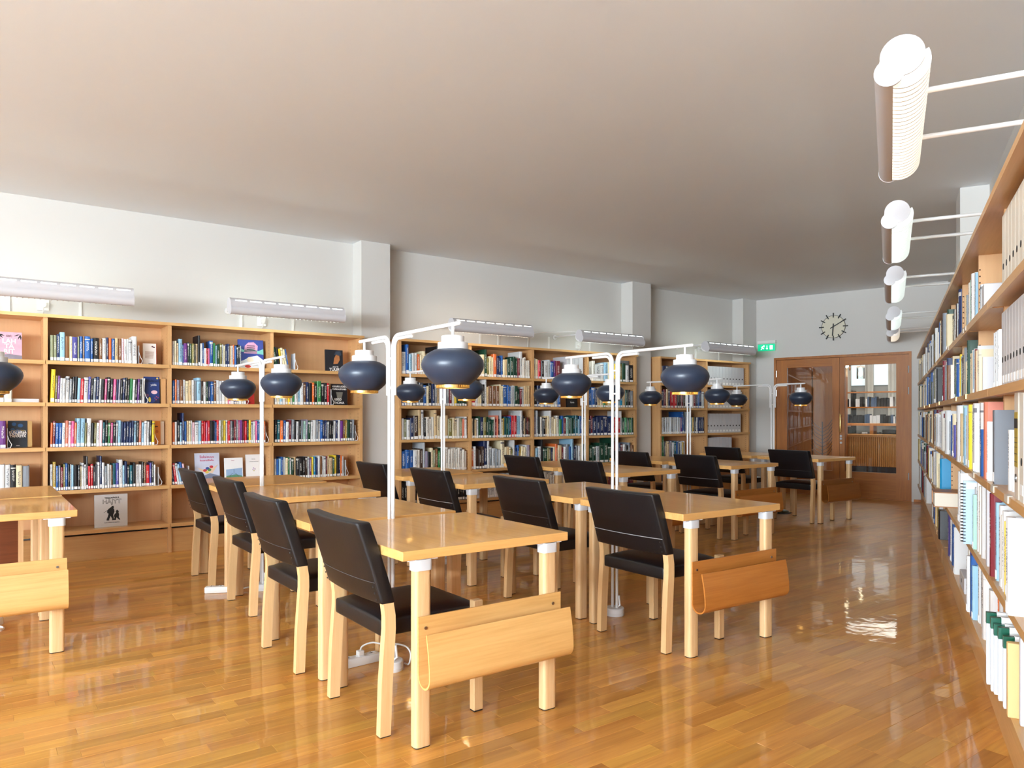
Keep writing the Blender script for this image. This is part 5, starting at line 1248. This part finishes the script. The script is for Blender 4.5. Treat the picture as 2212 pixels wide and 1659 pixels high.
def smooth_path(p, k=6):
    p = [Vector(q) for q in p]; out = []
    for i in range(len(p)-1):
        a, b, c, d_ = p[max(i-1, 0)], p[i], p[i+1], p[min(i+2, len(p)-1)]
        for j in range(k):
            t = j/k; out.append(0.5*((2*b)+(c-a)*t+(2*a-5*b+4*c-d_)*t*t+(3*b-a-3*c+d_)*t**3))
    return out+[p[-1]]
def cable(pts, label, r=0.0045):
    pts = smooth_path(pts, 6 if len(pts) < 20 else 1)
    o = obj('cable', MB().tube(pts, r, n=8), M_plast, smooth=True, ang=80); tag(o, label, 'cable'); return o
def coil(cx, cy, R, turns, label, tail=None):
    pts = []
    for k in range(int(turns*18)+1):
        a = 2*pi*k/18; pts.append((cx+R*cos(a)*(1+0.08*sin(k*0.7)), cy+R*sin(a)*(1+0.08*cos(k*0.5)), 0.006+0.0045*k/18))
    if tail: pts += tail
    cable(pts, label)
cable([(-0.735, 3.565, 0.066), (-0.725, 3.575, 0.085), (-0.68, 3.58, 0.1), (-0.62, 3.57, 0.095), (-0.56, 3.565, 0.098), (-0.51, 3.56, 0.085), (-0.488, 3.545, 0.055), (-0.495, 3.535, 0.012), (-0.52, 3.56, 0.006)], 'white lamp cable arching from the power strip to the lamp base', 0.0042)
coil(-1.715, 5.17, 0.06, 4.5, 'coiled white cable beside the far lamp base, display bookcase side', [(-1.8, 5.10, 0.02), (-1.88, 5.05, 0.01)])
coil(2.1, 8.27, 0.09, 3, 'coiled white cable on the floor under the middle short row')
coil(-2.92, 4.10, 0.07, 2, 'loose white cable on the floor near the bare lower shelves')
coil(-0.53, 6.12, 0.07, 4, 'coiled white cable by the lamp of the worn-racked row')
fo = empty('floor_outlet', (3.29, 9.08, 0), 0); tag(fo, 'domed dark green floor outlet beside the dark-racked row', 'outlet')
fo.location = (1688-1106, 0, 0); _z = 1590*1.205/(1108-897.2); fo.location = ((1688-1106)*_z/1590, _z, 0)
obj('dome', MB().lathe([(0.10, 0), (0.098, 0.012), (0.08, 0.03), (0.05, 0.042), (0.0005, 0.047)], n=28, cap=False), plain('green_rubber', rgb(58, 66, 40), 0.5), fo, smooth=True)
obj('rim', MB().lathe([(0.0, 0), (0.112, 0), (0.112, 0.004), (0.1, 0.008), (0.0, 0.008)], n=28, cap=False), M_black, fo)
# low wooden cabinet glimpsed under the left-hand tables
o = empty('low_cabinet', (-3.85, 4.68, 0), TH); tag(o, 'low wooden cabinet with dark front under the tables by display bookcase', 'cabinet')
obj('carcass', MB().box(0, 0.62, 0, 0.02, 0.16, 0.20).box(0, 0.62, 0, 0.02, 0.52, 0.56).box(0.0, 0.62, 0.0, 0.3, 0.10, 0.16).box(0, 0.03, 0, 0.3, 0.16, 0.56).box(0.59, 0.62, 0, 0.3, 0.16, 0.56).box(0, 0.62, 0, 0.3, 0.56, 0.58).box(0, 0.05, 0, 0.3, 0, 0.1).box(0.57, 0.62, 0, 0.3, 0, 0.1), M_leg, o)
obj('front_panel', MB().box(0.03, 0.59, 0.004, 0.016, 0.20, 0.52), wood('mahogany', rgb(92, 44, 20), rgb(124, 66, 34), 'x', grain=24), o)
